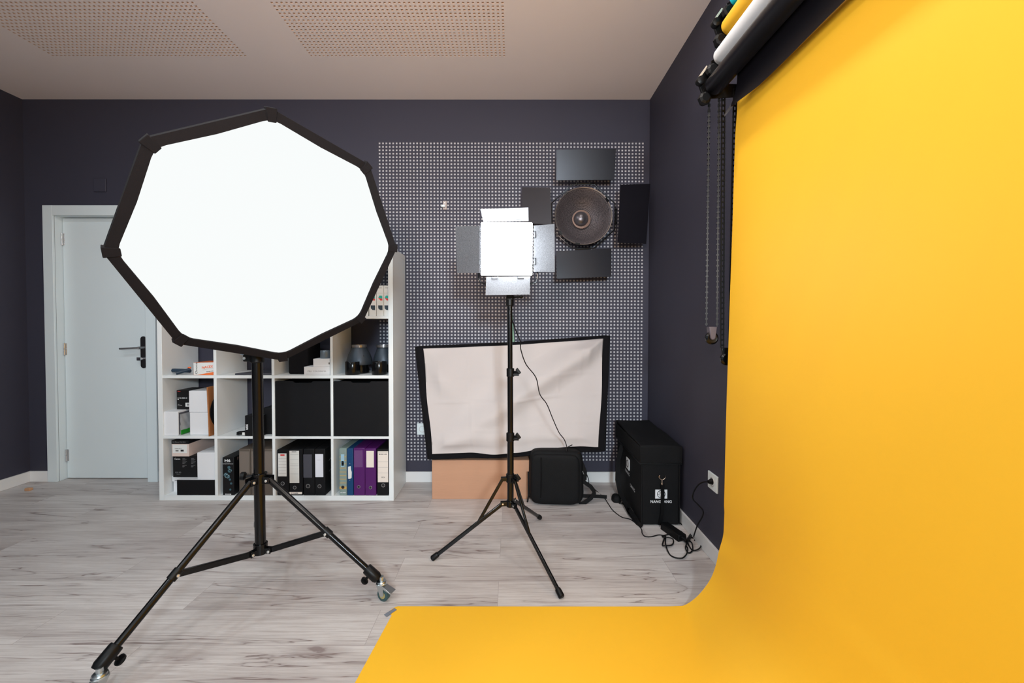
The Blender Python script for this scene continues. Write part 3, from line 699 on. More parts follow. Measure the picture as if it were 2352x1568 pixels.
vs = [oct_(k, OR_ - .004, -.02) for k in range(8)] + [oct_(k, .30, -.16) for k in range(8)] + [oct_(k, .085, -.27) for k in range(8)]
mb.add(vs, [(q * 8 + k, q * 8 + (k + 1) % 8, (q + 1) * 8 + (k + 1) % 8, (q + 1) * 8 + k) for q in range(2) for k in range(8)])
o = mb.build('shell', SHD, sb, smooth=0)
for k in range(8): MB().tube([oct_(k, OR_ - .012, -.028), oct_(k, .285, -.150), oct_(k, .085, -.262)], .003, 6).build('rod', STEEL, sb)
MB().lathe([(.085, -.262), (.09, -.262), (.09, -.285), (.07, -.285), (.07, -.262)], OC, n, 32).build('speed_ring', BLKM, sb)
MB().lathe([(.0, -.286), (.062, -.286), (.066, -.30), (.066, -.45), (.055, -.47), (0, -.47)], OC, n, 32).build('light_head', BLKP, sb)
tilt = Vector((2.487, -1.30, 1.50))
MB().tube([OC - n * .30 + r_ * .07, tilt + r_ * .09 + Vector((0, 0, .02)), tilt + Vector((0, 0, -.09)), tilt - r_ * .09 + Vector((0, 0, .02)), OC - n * .30 - r_ * .07], .008, 8).build('yoke', BLKM, sb)

# ------------------------------------------------------------------ heavy wheeled stand
PX, PY = 2.489, -1.30
st = thing('light_stand', 'thick black wheeled stand holding the octagonal softbox', 'light stand', (PX, PY, 0))
MB().cyl((PX, PY, .185), (PX - .006, PY, 1.02), .0215, n=28).build('pole', BLKM, st)
MB().cyl((PX - .006, PY, 1.02), (PX - .010, PY, 1.41), .0165, n=24).build('riser', BLKM, st)
mb = MB(); mb.cyl((PX - .006, PY, 1.005), (PX - .0065, PY, 1.075), .0275, n=24); mb.box((PX - .058, PY - .016, 1.01), (PX - .022, PY + .016, 1.065)); mb.build('clamp_collar', BLKP, st, bevel=.004)
MB().cyl((PX - .050, PY - .016, 1.025), (PX - .050, PY - .020, 1.025), .006).build('bolt', RIVET, st)
MB().cyl((PX - .048, PY - .035, 1.048), (PX - .048, PY - .015, 1.048), .009, n=12).build('knob', CHROME, st)
fL = at(220, 1541, 'z', .085); fR = at(871, 1331, 'z', .085)
feet = [Vector((fR.x + .010, fR.y, 0)), Vector((fL.x - .004, fL.y - .012, 0)), Vector((2.212, -.855, 0))]
zc_ = .505
mb = MB(); mb.cyl((PX, PY, zc_ - .022), (PX, PY, zc_ + .022), .029, n=28)
mb2 = MB(); mb2.cyl((PX, PY, .178), (PX, PY, .222), .028, n=28)
RV = []
for i, f in enumerate(feet):
    dirv = (f - Vector((PX, PY, 0))); L_ = dirv.length; dirv.normalize(); sd = Vector((-dirv.y, dirv.x, 0))
    c0 = Vector((PX, PY, zc_ - .004)) + dirv * .042
    for s_ in (-1, 1):
        mb.hexa([c0 + dirv * -.03 + sd * s_ * .016 + Z * -.014, c0 + dirv * .012 + sd * s_ * .016 + Z * -.014, c0 + dirv * .012 + sd * s_ * .019 + Z * -.014, c0 + dirv * -.03 + sd * s_ * .019 + Z * -.014,
                 c0 + dirv * -.03 + sd * s_ * .016 + Z * .014, c0 + dirv * .012 + sd * s_ * .016 + Z * .014, c0 + dirv * .012 + sd * s_ * .019 + Z * .014, c0 + dirv * -.03 + sd * s_ * .019 + Z * .014])
    foot = f + Z * .094 - dirv * .022
    lg = MB().cyl(c0, foot, .0125, n=18).build('leg', BLKM, st)
    ax = (foot - c0).normalized()
    # brace
    j = c0 + (foot - c0) * (.575 if i == 1 else .545)
    h0 = Vector((PX, PY, .192)) + dirv * .040
    dd = (j - h0).normalized(); up = dd.cross(sd).normalized(); q = [h0 - dd * .008, j + dd * .008]
    mbb = MB(); hw, hh = .0065, .0115
    mbb.hexa([q[0] - sd * hw - up * hh, q[1] - sd * hw - up * hh, q[1] + sd * hw - up * hh, q[0] + sd * hw - up * hh, q[0] - sd * hw + up * hh, q[1] - sd * hw + up * hh, q[1] + sd * hw + up * hh, q[0] + sd * hw + up * hh])
    br_ = mbb.build('brace', BLKM, st, bevel=.002)
    for s_ in (-1, 1):
        mb2.hexa([h0 + dirv * -.025 + sd * s_ * .008 + Z * -.010, h0 + dirv * .012 + sd * s_ * .008 + Z * -.010, h0 + dirv * .012 + sd * s_ * .012 + Z * -.010, h0 + dirv * -.025 + sd * s_ * .012 + Z * -.010,
                  h0 + dirv * -.025 + sd * s_ * .008 + Z * .012, h0 + dirv * .012 + sd * s_ * .008 + Z * .012, h0 + dirv * .012 + sd * s_ * .012 + Z * .012, h0 + dirv * -.025 + sd * s_ * .012 + Z * .012])
    MB().cyl(j - ax * .018, j + ax * .018, .0165, n=18).build('leg_clip', BLKP, lg)
    for q_, w_ in ((c0, .021), (j, .0185), (h0 + dirv * .004, .0135)):
        MB().rings([(q_ - sd * w_, .0058), (q_ - sd * (w_ + .003), .0055), (q_ - sd * (w_ + .0045), .003)], -sd, 14).rings([(q_ + sd * w_, .0058), (q_ + sd * (w_ + .003), .0055), (q_ + sd * (w_ + .0045), .003)], sd, 14).build('rivet', RIVET, st)
    # end clamp of the leg with knob
    e0 = foot - ax * .058; e1 = foot + ax * .010
    sidev = ax.cross(sd).normalized()
    if sidev.z > 0: sidev = -sidev
    cl = MB().rings([(e0, .0195), (e0 + ax * .004, .0215), (e1 - ax * .012, .0225), (e1, .018)], ax, 22).build('leg_end', BLKP, lg)
    kp = (e0 + e1) / 2 + sidev * .02 - ax * .005
    MB().cyl(kp, kp + sidev * .022, .006, .005, 12).rings([(kp + sidev * .020, .010), (kp + sidev * .024, .017), (kp + sidev * .031, .016), (kp + sidev * .033, .008)], sidev, 14).build('knob', BLKP, lg)
    # caster
    cs = Vector((e1.x, e1.y, 0)) + (Vector((.014, -.004, 0)) if i == 1 else dirv * .014); wdir = {0: Vector((.93, -.36, 0)), 1: Vector((-.3, -.95, 0)), 2: dirv}[i].normalized(); wx = Vector((-wdir.y, wdir.x, 0))
    cb = MB().lathe([(.0, .100), (.010, .100), (.010, .084), (.019, .082), (.021, .078), (.018, .0755), (.022, .073), (.022, .069), (0, .068)], cs, Z, 26).build('caster', ZINC, st)
    wc = cs + wdir * .012 + Z * .0265
    mbx = MB()
    for s_ in (-1, 1):
        a = wx * s_ * .0135; b = wx * s_ * .0155
        P_ = [cs + Z * .070 - wdir * .018, cs + Z * .070 + wdir * .016, wc + wdir * .010 + Z * .004, wc - Z * .006, wc - wdir * .010]
        mbx.prism([q + a for q in P_], b - a)
    mbx.hexa([cs + Z * .066 - wdir * .018 - wx * .0155, cs + Z * .066 + wdir * .017 - wx * .0155, cs + Z * .066 + wdir * .017 + wx * .0155, cs + Z * .066 - wdir * .018 + wx * .0155,
              cs + Z * .071 - wdir * .018 - wx * .0155, cs + Z * .071 + wdir * .017 - wx * .0155, cs + Z * .071 + wdir * .017 + wx * .0155, cs + Z * .071 - wdir * .018 + wx * .0155])
    mbx.build('fork', ZINC, cb)
    MB().rings([(wc - wx * .011, .021), (wc - wx * .009, .0265), (wc + wx * .009, .0265), (wc + wx * .011, .021)], wx, 30).build('wheel', mat('blue_grey_rubber', (.03, .07, .075), .5), cb)
    MB().rings([(wc - wx * .0122, .008), (wc - wx * .0118, .014), (wc + wx * .0118, .014), (wc + wx * .0122, .008)], wx, 24).build('wheel_hub', mat('tan_nylon', (.36, .30, .12), .5), cb)
    k_ = wc + wdir * .022 + Z * .024
    MB().hexa([k_ - wdir * .02 - wx * .014 + Z * .004, k_ + wdir * .024 - wx * .018 - Z * .006, k_ + wdir * .024 + wx * .018 - Z * .006, k_ - wdir * .02 + wx * .014 + Z * .004,
               k_ - wdir * .02 - wx * .014 + Z * .016, k_ + wdir * .026 - wx * .018 - Z * .003, k_ + wdir * .026 + wx * .018 - Z * .003, k_ - wdir * .02 + wx * .014 + Z * .016]).build('brake_pedal', ZINC, cb, bevel=.001)
mb.build('leg_collar', BLKM, st, bevel=.001); mb2.build('brace_hub', BLKM, st, bevel=.001)
kq = Vector((PX - .028, PY - .01, zc_ + .012)); kd = Vector((-.95, -.25, .1)).normalized()
MB().cyl(kq, kq + kd * .03, .006, n=10).rings([(kq + kd * .022, .011), (kq + kd * .028, .018), (kq + kd * .042, .017), (kq + kd * .045, .009)], kd, 12).build('knob', BLKP, st)

# ------------------------------------------------------------------ LED panel and its stand
LX, LY = 3.572, -.985
ls = thing('light_stand', 'slim black tripod stand holding the square LED panel', 'light stand', (LX, LY, 0))
def lz(py): return at(1170, py, 'y', LY).z
zA, zB, zC, zD, zH = lz(680), lz(855), lz(1003), lz(1097), lz(1155)
MB().cyl((LX, LY, zH - .012), (LX, LY, zC), .0165, n=24).build('lower_tube', BLKM, ls)
MB().cyl((LX, LY, zC), (LX - .002, LY, zB), .0145, n=24).build('middle_tube', BLKM, ls)
MB().cyl((LX - .002, LY, zB), (LX - .004, LY, zA + .03), .0125, n=24).build('upper_tube', BLKM, ls)
for z, r in ((zB, .0195), (zC, .0205), (zD, .0215)):
    MB().cyl((LX - .001, LY, z - .021), (LX - .001, LY, z + .021), r, n=24).box((LX + .012, LY - .012, z - .016), (LX + .042, LY + .012, z - .004)).build('collar', BLKP, ls, bevel=.002)
    kk = Vector((LX + .036, LY - .012, z + .004))
    MB().cyl((LX + .018, LY, z + .002), kk, .006, n=10).hexa([kk + Vector(q) for q in ((-.012, -.008, .010), (.006, -.008, -.012), (.006, .008, -.012), (-.012, .008, .010), (-.002, -.008, .022), (.018, -.008, -.004), (.018, .008, -.004), (-.002, .008, .022))]).build('knob', BLKP, ls, bevel=.003)
lf = [Vector((3.180, -1.040, 0)), Vector((3.795, -1.335, 0)), Vector((3.750, -.590, 0))]
hub = MB().cyl((LX, LY, zH - .016), (LX, LY, zH + .014), .021, n=24); top = MB().cyl((LX, LY, zD - .02), (LX, LY, zD + .012), .0205, n=20)
for f in lf:
    dv = (f - Vector((LX, LY, 0))).normalized(); sd = Vector((-dv.y, dv.x, 0))
    c0 = Vector((LX, LY, zH)) + dv * .040; e = f + Z * .012 - dv * .01
    ax = (e - c0).normalized(); up = ax.cross(sd).normalized()
    lg = MB(); hw, hh = .0058, .0095
    lg.hexa([c0 - sd * hw - up * hh, e - sd * hw - up * hh, e + sd * hw - up * hh, c0 + sd * hw - up * hh, c0 - sd * hw + up * hh, e - sd * hw + up * hh, e + sd * hw + up * hh, c0 + sd * hw + up * hh])
    lg = lg.build('leg', BLKM, ls, bevel=.003)
    for s_ in (-1, 1):
        hub.hexa([c0 + dv * a_ + sd * s_ * b_ + Z * c_ for c_ in (-.011, .011) for a_, b_ in ((-.03, .006), (.01, .006), (.01, .009), (-.03, .009))])
        top.hexa([Vector((LX, LY, zD)) + dv * (.040 + a_) + sd * s_ * b_ + Z * c_ for c_ in (-.013, .006) for a_, b_ in ((-.03, .006), (.008, .006), (.008, .009), (-.03, .009))])
    MB().cyl(c0 - sd * .010, c0 + sd * .010, .0045, n=12).build('rivet', RIVET, ls)
    j = c0 + (e - c0) * .36; q0 = Vector((LX, LY, zD - .004)) + dv * .040
    dd = (j - q0).normalized(); u2 = dd.cross(sd).normalized(); a_ = .0045; b_ = .0075
    MB().hexa([q0 - sd * a_ - u2 * b_, j - sd * a_ - u2 * b_, j + sd * a_ - u2 * b_, q0 + sd * a_ - u2 * b_, q0 - sd * a_ + u2 * b_, j - sd * a_ + u2 * b_, j + sd * a_ + u2 * b_, q0 + sd * a_ + u2 * b_]).build('brace', BLKM, ls, bevel=.002)
    MB().rings([(e - ax * .028, .0115), (e - ax * .022, .0135), (e + ax * .006, .014), (e + ax * .010, .011)], ax, 16).build('rubber_foot', BLKP, lg)
hub.build('leg_hub', BLKM, ls, bevel=.001); top.build('brace_collar', BLKM, ls, bevel=.001)
MB().cyl((LX - .004, LY, zA - .05), (LX - .004, LY, zA + .02), .020, n=20).box((LX - .02, LY - .02, zA - .02), (LX + .012, LY + .02, zA + .015)).build('spigot_clamp', BLKP, ls, bevel=.003)
MB().cyl((LX + .01, LY, zA - .005), (LX + .045, LY - .008, zA - .005), .005, n=10).sphere((LX + .052, LY - .01, zA - .004), .011, 12, (1, .6, .7)).build('knob', BLKP, ls)

FYp = -1.045     # front face of the panel
A = at(1104, 510.5, 'y', FYp); B = at(1223, 632.5, 'y', FYp)
lx0, lx1, lz1, lz0 = A.x, B.x, A.z, B.z; lcx = (lx0 + lx1) / 2; lcz = (lz0 + lz1) / 2
led = thing('led_panel', 'square white glowing LED panel with four barn doors on the slim tripod stand', 'studio light', (lcx, FYp, lcz))
GREY_ALU = mat('grey_speckled_metal', (.13, .135, .15), .5, metal=.3, bump=.3, bscale=500, vary=.75, vscale=260)
MB().box((lx0 - .002, FYp + .003, lz0 - .002), (lx1 + .002, FYp + .045, lz1 + .002)).build('housing', BLKP, led, bevel=.006, seg=3)
MB().box((lx0 + .001, FYp - .004, lz0 + .001), (lx1 - .001, FYp + .004, lz1 - .001)).build('diffuser', emis('led_diffuser', (.90, .96, 1.), 34.), led, bevel=.006, seg=3)
def flap(pts, hinge_at, name='barn_door'):
    vs = [Vector(p) for p in pts]; nn = (vs[1] - vs[0]).cross(vs[3] - vs[0]).normalized()
    o = MB().prism(vs, nn * .0012).build(name, GREY_ALU, led, bevel=.0004)
    for h in hinge_at: MB().tube(h, .0015, 6).build('hinge', BLKM, o)
    return o
def P_(px, py, y): return at(px, py, 'y', y)
ft = FYp - .085
flap([P_(1110.5, 509, FYp), P_(1214, 507, FYp), P_(1213.5, 476, ft), P_(1103, 479.5, ft)], [[P_(a, 508.5, FYp - .003), P_(a, 505, FYp - .01), P_(a + 12, 504.5, FYp - .01), P_(a + 12, 508, FYp - .003)] for a in (1123, 1185)])
flap([P_(1115, 678, ft + .02), P_(1217, 676.5, ft + .02), P_(1218, 634.5, FYp), P_(1117, 636, FYp)], [[P_(a, 635, FYp - .003), P_(a, 639, FYp - .01), P_(a + 14, 638.5, FYp - .01), P_(a + 14, 634.5, FYp - .003)] for a in (1129, 1189)])
flap([P_(1050, 627, FYp + .075), P_(1103, 627, FYp + .004), P_(1103, 518, FYp + .004), P_(1046, 520, FYp + .075)], [[P_(1104, b, FYp - .003), P_(1100, b, FYp - .006), P_(1100, b + 12, FYp - .006), P_(1104, b + 12, FYp - .003)] for b in (532, 596)])
flap([P_(1226, 624, FYp), P_(1274.5, 625, ft + .015), P_(1274, 514, ft + .015), P_(1226, 518, FYp)], [[P_(1225, b, FYp - .003), P_(1230, b, FYp - .008), P_(1230, b + 15, FYp - .008), P_(1225, b + 15, FYp - .003)] for b in (531, 593)])
zy = at(1170, 652, 'y', FYp + .03).z
MB().tube([(lx0 - .010, FYp + .03, lcz + .02), (lx0 - .012, FYp + .03, zy + .03), (lx0 - .004, FYp + .03, zy + .008), (lx0 + .02, FYp + .03, zy), (lcx, FYp + .04, zy - .003), (lx1 - .01, FYp + .03, zy), (lx1 + .018, FYp + .03, zy + .008), (lx1 + .026, FYp + .03, zy + .03), (lx1 + .024, FYp + .03, lcz + .02)], .004, 8).build('yoke', BLKM, led)
MB().cyl((LX - .004, LY, zy - .01), (LX - .004, LY, zA + .02), .010).build('mount', BLKP, led)

# ------------------------------------------------------------------ beauty dish with barn doors on the wall
DY = -.185
dc = at(1340.5, 495.5, 'y', DY)
RD = (at(1406.5, 495, 'y', DY).x - at(1274.5, 495, 'y', DY).x) / 2
bd = thing('beauty_dish', 'round dark beauty dish with four black flaps hanging on the perforated wall', 'studio reflector', (dc.x, DY, dc.z))
def honey():
    m = bpy.data.materials.new('honeycomb_dish'); nt, b = nodes_of(m); N, L = nt.nodes.new, nt.links.new
    tc = N('ShaderNodeTexCoord'); v = N('ShaderNodeTexVoronoi'); v.inputs['Scale'].default_value = 190; v.inputs['Randomness'].default_value = .25
    r = N('ShaderNodeValToRGB'); r.color_ramp.elements[0].position = .25; r.color_ramp.elements[0].color = (.22, .19, .20, 1)
    r.color_ramp.elements[1].position = .6; r.color_ramp.elements[1].color = (.035, .03, .034, 1)
    L(tc.outputs['Object'], v.inputs['Vector']); L(v.outputs['Distance'], r.inputs[0]); L(r.outputs[0], b.inputs['Base Color'])
    b.inputs['Metallic'].default_value = .5; b.inputs['Roughness'].default_value = .42
    bp = N('ShaderNodeBump'); bp.inputs['Strength'].default_value = .4; bp.inputs['Distance'].default_value = .002; L(v.outputs['Distance'], bp.inputs['Height']); L(bp.outputs[0], b.inputs['Normal'])
    return m
HC = honey(); ay = Vector((0, 1, 0)); o_ = (dc.x, DY, dc.z)
MB().lathe([(RD - .004, .006), (RD - .02, .016), (RD * .80, .050), (RD * .58, .085), (RD * .36, .110), (RD * .30, .115)], o_, ay, 64).build('dish', HC, bd)
MB().lathe([(RD - .002, .004), (RD, .012), (RD * .84, .060), (RD * .60, .100), (RD * .30, .130), (0, .132)], o_, ay, 64).build('dish_back', BLKM, bd)
MB().lathe([(RD * .33, .098), (RD * .33, .094), (RD * .2, .092), (RD * .18, .096)], o_, ay, 48).build('deflector_ring', mat('tan_ring', (.17, .10, .075), .5, metal=.3, vary=.3, vscale=150), bd)
pr = [(RD * .265, .092)] + [(RD * .265 * math.cos(t * PI / 16), .092 - RD * .20 * math.sin(t * PI / 16)) for t in range(1, 9)]
MB().lathe(pr, (dc.x - .004, DY, dc.z + .001), ay, 40).build('deflector', mat('dome_metal', (.12, .11, .12), .28, metal=.8, bump=.2, bscale=500), bd)
MB().lathe([(RD - .006, .004), (RD - .004, -.001), (RD - .001, -.003), (RD + .001, .002), (RD, .012)], o_, ay, 72).build('rim', mat('rim_alu', (.62, .55, .50), .3, metal=.9), bd)
for ang in (128, 34, 216, 258):
    t = math.radians(ang); e_ = Vector((math.cos(t), 0, math.sin(t))); q = Vector((dc.x, DY - .003, dc.z)) + e_ * (RD - .002); w = Vector((-math.sin(t), 0, math.cos(t)))
    MB().hexa([q - e_ * .006 - w * .016, q + e_ * .006 - w * .016, q + e_ * .006 + w * .016, q - e_ * .006 + w * .016, q - e_ * .006 - w * .016 + ay * .02, q + e_ * .006 - w * .016 + ay * .02, q + e_ * .006 + w * .016 + ay * .02, q - e_ * .006 + w * .016 + ay * .02]).build('clip', BLKM, bd)
# square carrier frame
k = RD + .022; q = DY + .018
corners = [(dc.x - .075, q, dc.z + k), (dc.x + .075, q, dc.z + k), (dc.x + k, q, dc.z + .09), (dc.x + k, q, dc.z - .09), (dc.x + .075, q, dc.z - k), (dc.x - .075, q, dc.z - k), (dc.x - k, q, dc.z - .09), (dc.x - k, q, dc.z + .09)]
MB().tube(corners, .0045, 8, closed=True).build('carrier_frame', BLKM, bd)
FLP = mat('satin_black_sheet', (.012, .011, .016), .30, metal=.4, bump=.05, bscale=120, vary=.15, vscale=6)
def flap2(pts, yy):
    vs = [at(p[0], p[1], 'y', y_) for p, y_ in zip(pts, yy)]; nn = (vs[1] - vs[0]).cross(vs[3] - vs[0]).normalized()
    return MB().prism(vs, nn * .0015).build('barn_door', FLP, bd, bevel=.0005)
flap2([(1277.5, 414), (1411, 413), (1415, 341.5), (1278, 343.5)], (DY + .01, DY + .01, DY - .03, DY - .03))
flap2([(1278.5, 640), (1404, 635.5), (1404.5, 570), (1277, 577)], (DY - .01, DY + .01, DY + .01, DY + .01))
flap2([(1199, 512), (1267, 516), (1264.5, 431), (1199, 430)], (DY + .03, DY + .01, DY + .01, DY + .03))
flap2([(1418, 557.5), (1484, 560), (1493.5, 422), (1424.5, 424)], (DY - .025, DY + .03, DY + .03, DY - .025))
for sx, sz in ((0, 1), (0, -1), (1, 0), (-1, 0)):
    mb = MB()
    for s_ in (-.045, .045):
        a = Vector((dc.x + sx * k + (s_ if sx == 0 else 0), q, dc.z + sz * k + (s_ if sz == 0 else 0)))
        mb.cyl(a - Vector((sx, 0, sz)) * .004, a + Vector((sx, 0, sz)) * .016, .006, n=10)
    a = Vector((dc.x + sx * (k + .008), q, dc.z + sz * (k + .008))); w = Vector((0 if sx else 1, 0, 1 if sx else 0))
    mb.cyl(a - w * .055, a + w * .055, .004, n=10); mb.build('hinge', BLKM, bd)
MB().cyl((dc.x, DY + .13, dc.z), (dc.x, -.0, dc.z), .05, n=24).build('wall_mount', BLKP, bd)

# ------------------------------------------------------------------ things leaning on and standing by the back wall
A = at(992, 1146.5, 'z', .0); Bc = at(1215.5, 1145.5, 'z', .0); cy = -.310
zcard = .262
t = tag(MB().box((A.x, cy, 0), (Bc.x, cy + .13, zcard)).build('cardboard_box', CARD, bevel=.002), 'wide flat brown cardboard box on the floor under the white cloth panel', 'cardboard box')
# panel: black backing with a white cloth in front
def y_at(py): return -.325 + .21 * (1045 - py) / 260
out = {k: at(px, py, 'y', y_at(py)) for k, px, py in (('tl', 955, 797), ('tr', 1399.5, 771.5), ('br', 1388.5, 1034.5), ('bl', 984, 1053.5))}
cl = {k: at(px, py, 'y', y_at(py) - .012) for k, px, py in (('tl', 972, 800.5), ('tr', 1386, 777.5), ('br', 1375, 1026), ('bl', 993, 1042))}
def interp(tab, u):
    for (a, va), (b, vb) in zip(tab, tab[1:]):
        if u <= b:
            f = (u - a) / (b - a); f = f * f * (3 - 2 * f); return va + (vb - va) * f
    return tab[-1][1]
BOT = [(0, 0), (.22, -.001), (.38, -.022), (.50, -.016), (.68, .006), (.88, .010), (1, 0)]     # metres off the straight lower edge
TOPE = [(0, 0), (.25, -.006), (.5, -.010), (.8, -.005), (1, 0)]
pan = thing('folding_reflector', 'rectangular black-edged panel with creased off-white cloth, leaning on the perforated wall', 'reflector', ((out['bl'] + out['br']) / 2))
def patch(C, u, v, bot, top_):
    p = C['bl'].lerp(C['br'], u).lerp(C['tl'].lerp(C['tr'], u), v)
    return p + Z * (interp(bot, u) * (1 - v) + interp(top_, u) * v)
def bf(u, v): return patch(out, u, v, [(a, b * .45) for a, b in BOT], TOPE)
MB().grid(bf, 40, 8, (0, .012, 0)).build('backing', BLKF, pan, smooth=50)
rim = [bf(i / 40, 0) for i in range(41)] + [bf(1, i / 8) for i in range(1, 9)] + [bf(i / 40, 1) for i in range(39, -1, -1)] + [bf(0, i / 8) for i in range(7, 0, -1)]
MB().tube([p + Vector((0, .004, 0)) for p in rim], .008, 8, closed=True).build('piping', BLKF, pan)
def cf(u, v):
    p = patch(cl, u, v, BOT, TOPE)
    e = 2.2 * min(1, min(u, 1 - u, v, 1 - v) * 12)
    w = 0
    w += .030 * math.exp(-((v - (.02 + .95 * u)) / .13) ** 2) * min(1, u * 2.2)      # long soft diagonal fold
    w += .012 * math.exp(-((v - (.30 + .75 * u)) / .09) ** 2) * max(0, u - .35)
    w += .014 * math.exp(-(((u - .10) / .10) ** 2 + ((v - .80 + 1.1 * u) / .16) ** 2))
    w += .009 * math.exp(-((v - .10 - .05 * math.sin(4 * u)) / .07) ** 2)
    w += .004 * math.sin(4.1 * u + 2.2 * v) + .002 * math.sin(9 * u - 7 * v)
    for uu, a in ((.42, .0022), (.25, .0016), (.75, .0014), (.87, .0014)): w += a * math.exp(-((u - uu) / .006) ** 2)
    for vv, a in ((.47, .0026), (.68, .0014), (.22, .0014)): w += a * math.exp(-((v - vv) / .010) ** 2)
    p.y -= max(w * e, -.006) + .002
    # hems pulled unevenly
    p.x += (.004 * math.sin(9 * v) if u < .02 else 0) - (.004 * math.sin(8 * v + 1) if u > .98 else 0)
    return p
CLOTH = mat('off_white_cloth', (.54, .49, .48), .8, bump=.12, bscale=14, vary=.02, vscale=5, spec=.2)
MB().grid(cf, 110, 70, (0, .003, 0)).build('cloth', CLOTH, pan, smooth=80)
# green bar behind it
a = at(1174, 716, 'y', -.04); b = at(1180, 800, 'y', -.05)
dn = (b - a) * (a.z / abs((b - a).z)); q = Vector((a.x + dn.x, -.12, 0))
tag(MB().hexa([q + Vector(k_) for k_ in ((-.009, 0, 0), (.009, 0, 0), (.009, .015, 0), (-.009, .015, 0))] + [a + Vector(k_) for k_ in ((-.009, 0, 0), (.009, 0, 0), (.009, .015, 0), (-.009, .015, 0))]).build('green_bar', mat('green_plastic', (.02, .13, .025), .4), bevel=.001), 'thin green bar sticking up behind the leaning cloth panel', 'bar')

# backpack
bp0 = at(1217, 1159, 'z', 0); bp1 = at(1340, 1166, 'z', 0)
x0, x1 = bp0.x, bp1.x; yf0, yf1 = bp0.y, bp1.y; zt = at(1280, 1037, 'y', -.40).z
bk = thing('backpack', 'black padded backpack standing on the floor under the leaning panel', 'backpack', ((x0 + x1) / 2, -.33, 0))
def soft(x0, x1, y0, y1, z0, z1, e=3.2, n_=36, h=22, skew=0., bulge=0.):
    mb = MB(); vs = []; fs = []
    for j in range(h + 1):
        t = -PI / 2 + PI * j / h; cz_ = math.copysign(abs(math.sin(t)) ** (2 / e), math.sin(t)); cr = abs(math.cos(t)) ** (2 / e)
        for i in range(n_):
            g = 2 * PI * i / n_; a = math.copysign(abs(math.cos(g)) ** (2 / e), math.cos(g)) * cr; b = math.copysign(abs(math.sin(g)) ** (2 / e), math.sin(g)) * cr
            x = (x0 + x1) / 2 + (x1 - x0) / 2 * a; y = (y0 + y1) / 2 + (y1 - y0) / 2 * b + skew * a; z = (z0 + z1) / 2 + (z1 - z0) / 2 * cz_
            x += bulge * .3 * math.sin(7 * z / (z1 - z0)) * a
            vs.append((x, y, z))
    for j in range(h):
        for i in range(n_): i2 = (i + 1) % n_; fs.append((j * n_ + i, j * n_ + i2, (j + 1) * n_ + i2, (j + 1) * n_ + i))
    return mb.add(vs, fs)
soft(x0 - .004, x1 + .008, -.41, -.245, 0, zt + .005, 6.5, 44, 26, -.012, .01).build('main_body', BLKN, bk, smooth=80)
soft(x0 + .004, x1 - .022, -.424, -.35, .008, zt - .015, 7, 40, 20, -.012).build('front_pocket', BLKN, bk, smooth=80)
MB().tube([(x0 + .07, -.423, zt - .03), (x0 + .072, -.432, .19), (x0 + .070, -.430, .06)], .003, 6).build('zipper', BLKP, bk)
def strap(pts, w, m_, parent, name='strap', th=.004):
    pts = [Vector(p) for p in pts]; mb = MB(); vs = []; fs = []
    for i, p in enumerate(pts):
        a = pts[max(0, i - 1)]; b = pts[min(len(pts) - 1, i + 1)]; t = (b - a).normalized(); s = t.cross(Vector((.1, -1, .15))).normalized() * w / 2; nrm = t.cross(s).normalized() * th / 2
        vs += [p - s - nrm, p + s - nrm, p + s + nrm, p - s + nrm]
    for i in range(len(pts) - 1):
        for k_ in range(4): k2_ = (k_ + 1) % 4; fs.append((i * 4 + k_, i * 4 + k2_, (i + 1) * 4 + k2_, (i + 1) * 4 + k_))
    fs += [(0, 1, 2, 3), tuple(4 * (len(pts) - 1) + k_ for k_ in (3, 2, 1, 0))]
    return mb.add(vs, fs).build(name, m_, parent, smooth=60)
def fl(px, py, y): return at(px, py, 'y', y)
def kk4(x, y): return 1200 + x / 8.2545, 1010 + y / 8.2545
def bps(lst, y): return [fl(*kk4(a, b), y) for a, b in lst]
strap(bps([(1120, 640), (1170, 800), (1290, 880), (1350, 960), (1360, 1010), (1300, 1100), (1180, 1190), (1080, 1230)], -.385), .026, BLKN, bk)
strap(bps([(1130, 1060), (1300, 1065), (1450, 1070), (1600, 1080)], -.36), .022, BLKN, bk)
strap(bps([(1050, 330), (1130, 450), (1190, 600), (1180, 760)], -.385), .024, BLKN, bk)
strap(bps([(110, 600), (112, 850), (115, 1050), (95, 1180)], -.40), .010, BLKN, bk, 'side_strap')
MB().tube(bps([(1108, 590), (1140, 595), (1165, 650)], -.405), .002, 6).build('buckle', STEEL, bk)

# big equipment case on the right
ax0 = at(1474, 1208, 'z', 0); X0, X1 = 4.325, 4.562; Y0, Y1 = -.682, -.10
ztp = at(1500, 1023, 'y', Y0).z
cs_ = thing('equipment_case', 'tall black soft equipment case with white logo standing in the corner', 'equipment case', ((X0 + X1) / 2, (Y0 + Y1) / 2, 0))
zl = at(1510, 1059, 'y', Y0).z
MB().box((X0 + .006, Y0 + .003, .004), (X1 - .006, Y1 - .003, zl)).build('case_body', BLKN, cs_, bevel=.012, seg=3)
def lidf(mb):
    nx_, ny_ = 8, 14; vs = []; fs = []
    for j in range(ny_ + 1):
        for i in range(nx_ + 1):
            u, v = i / nx_, j / ny_; vs.append((X0 + (X1 - X0) * u, Y0 + (Y1 - Y0) * v, ztp - .010 * math.sin(PI * u) * math.sin(PI * v) + .004 * math.sin(9 * v + 4 * u)))
    return mb.grid(lambda u, v: Vector((X0 + (X1 - X0) * u, Y0 + (Y1 - Y0) * v, ztp - .012 * math.sin(PI * u) * math.sin(PI * v) + .003 * math.sin(9 * v + 4 * u) + .016 * v)), 10, 16, (0, 0, -.012))
mb = MB(); lidf(mb); e_ = .004
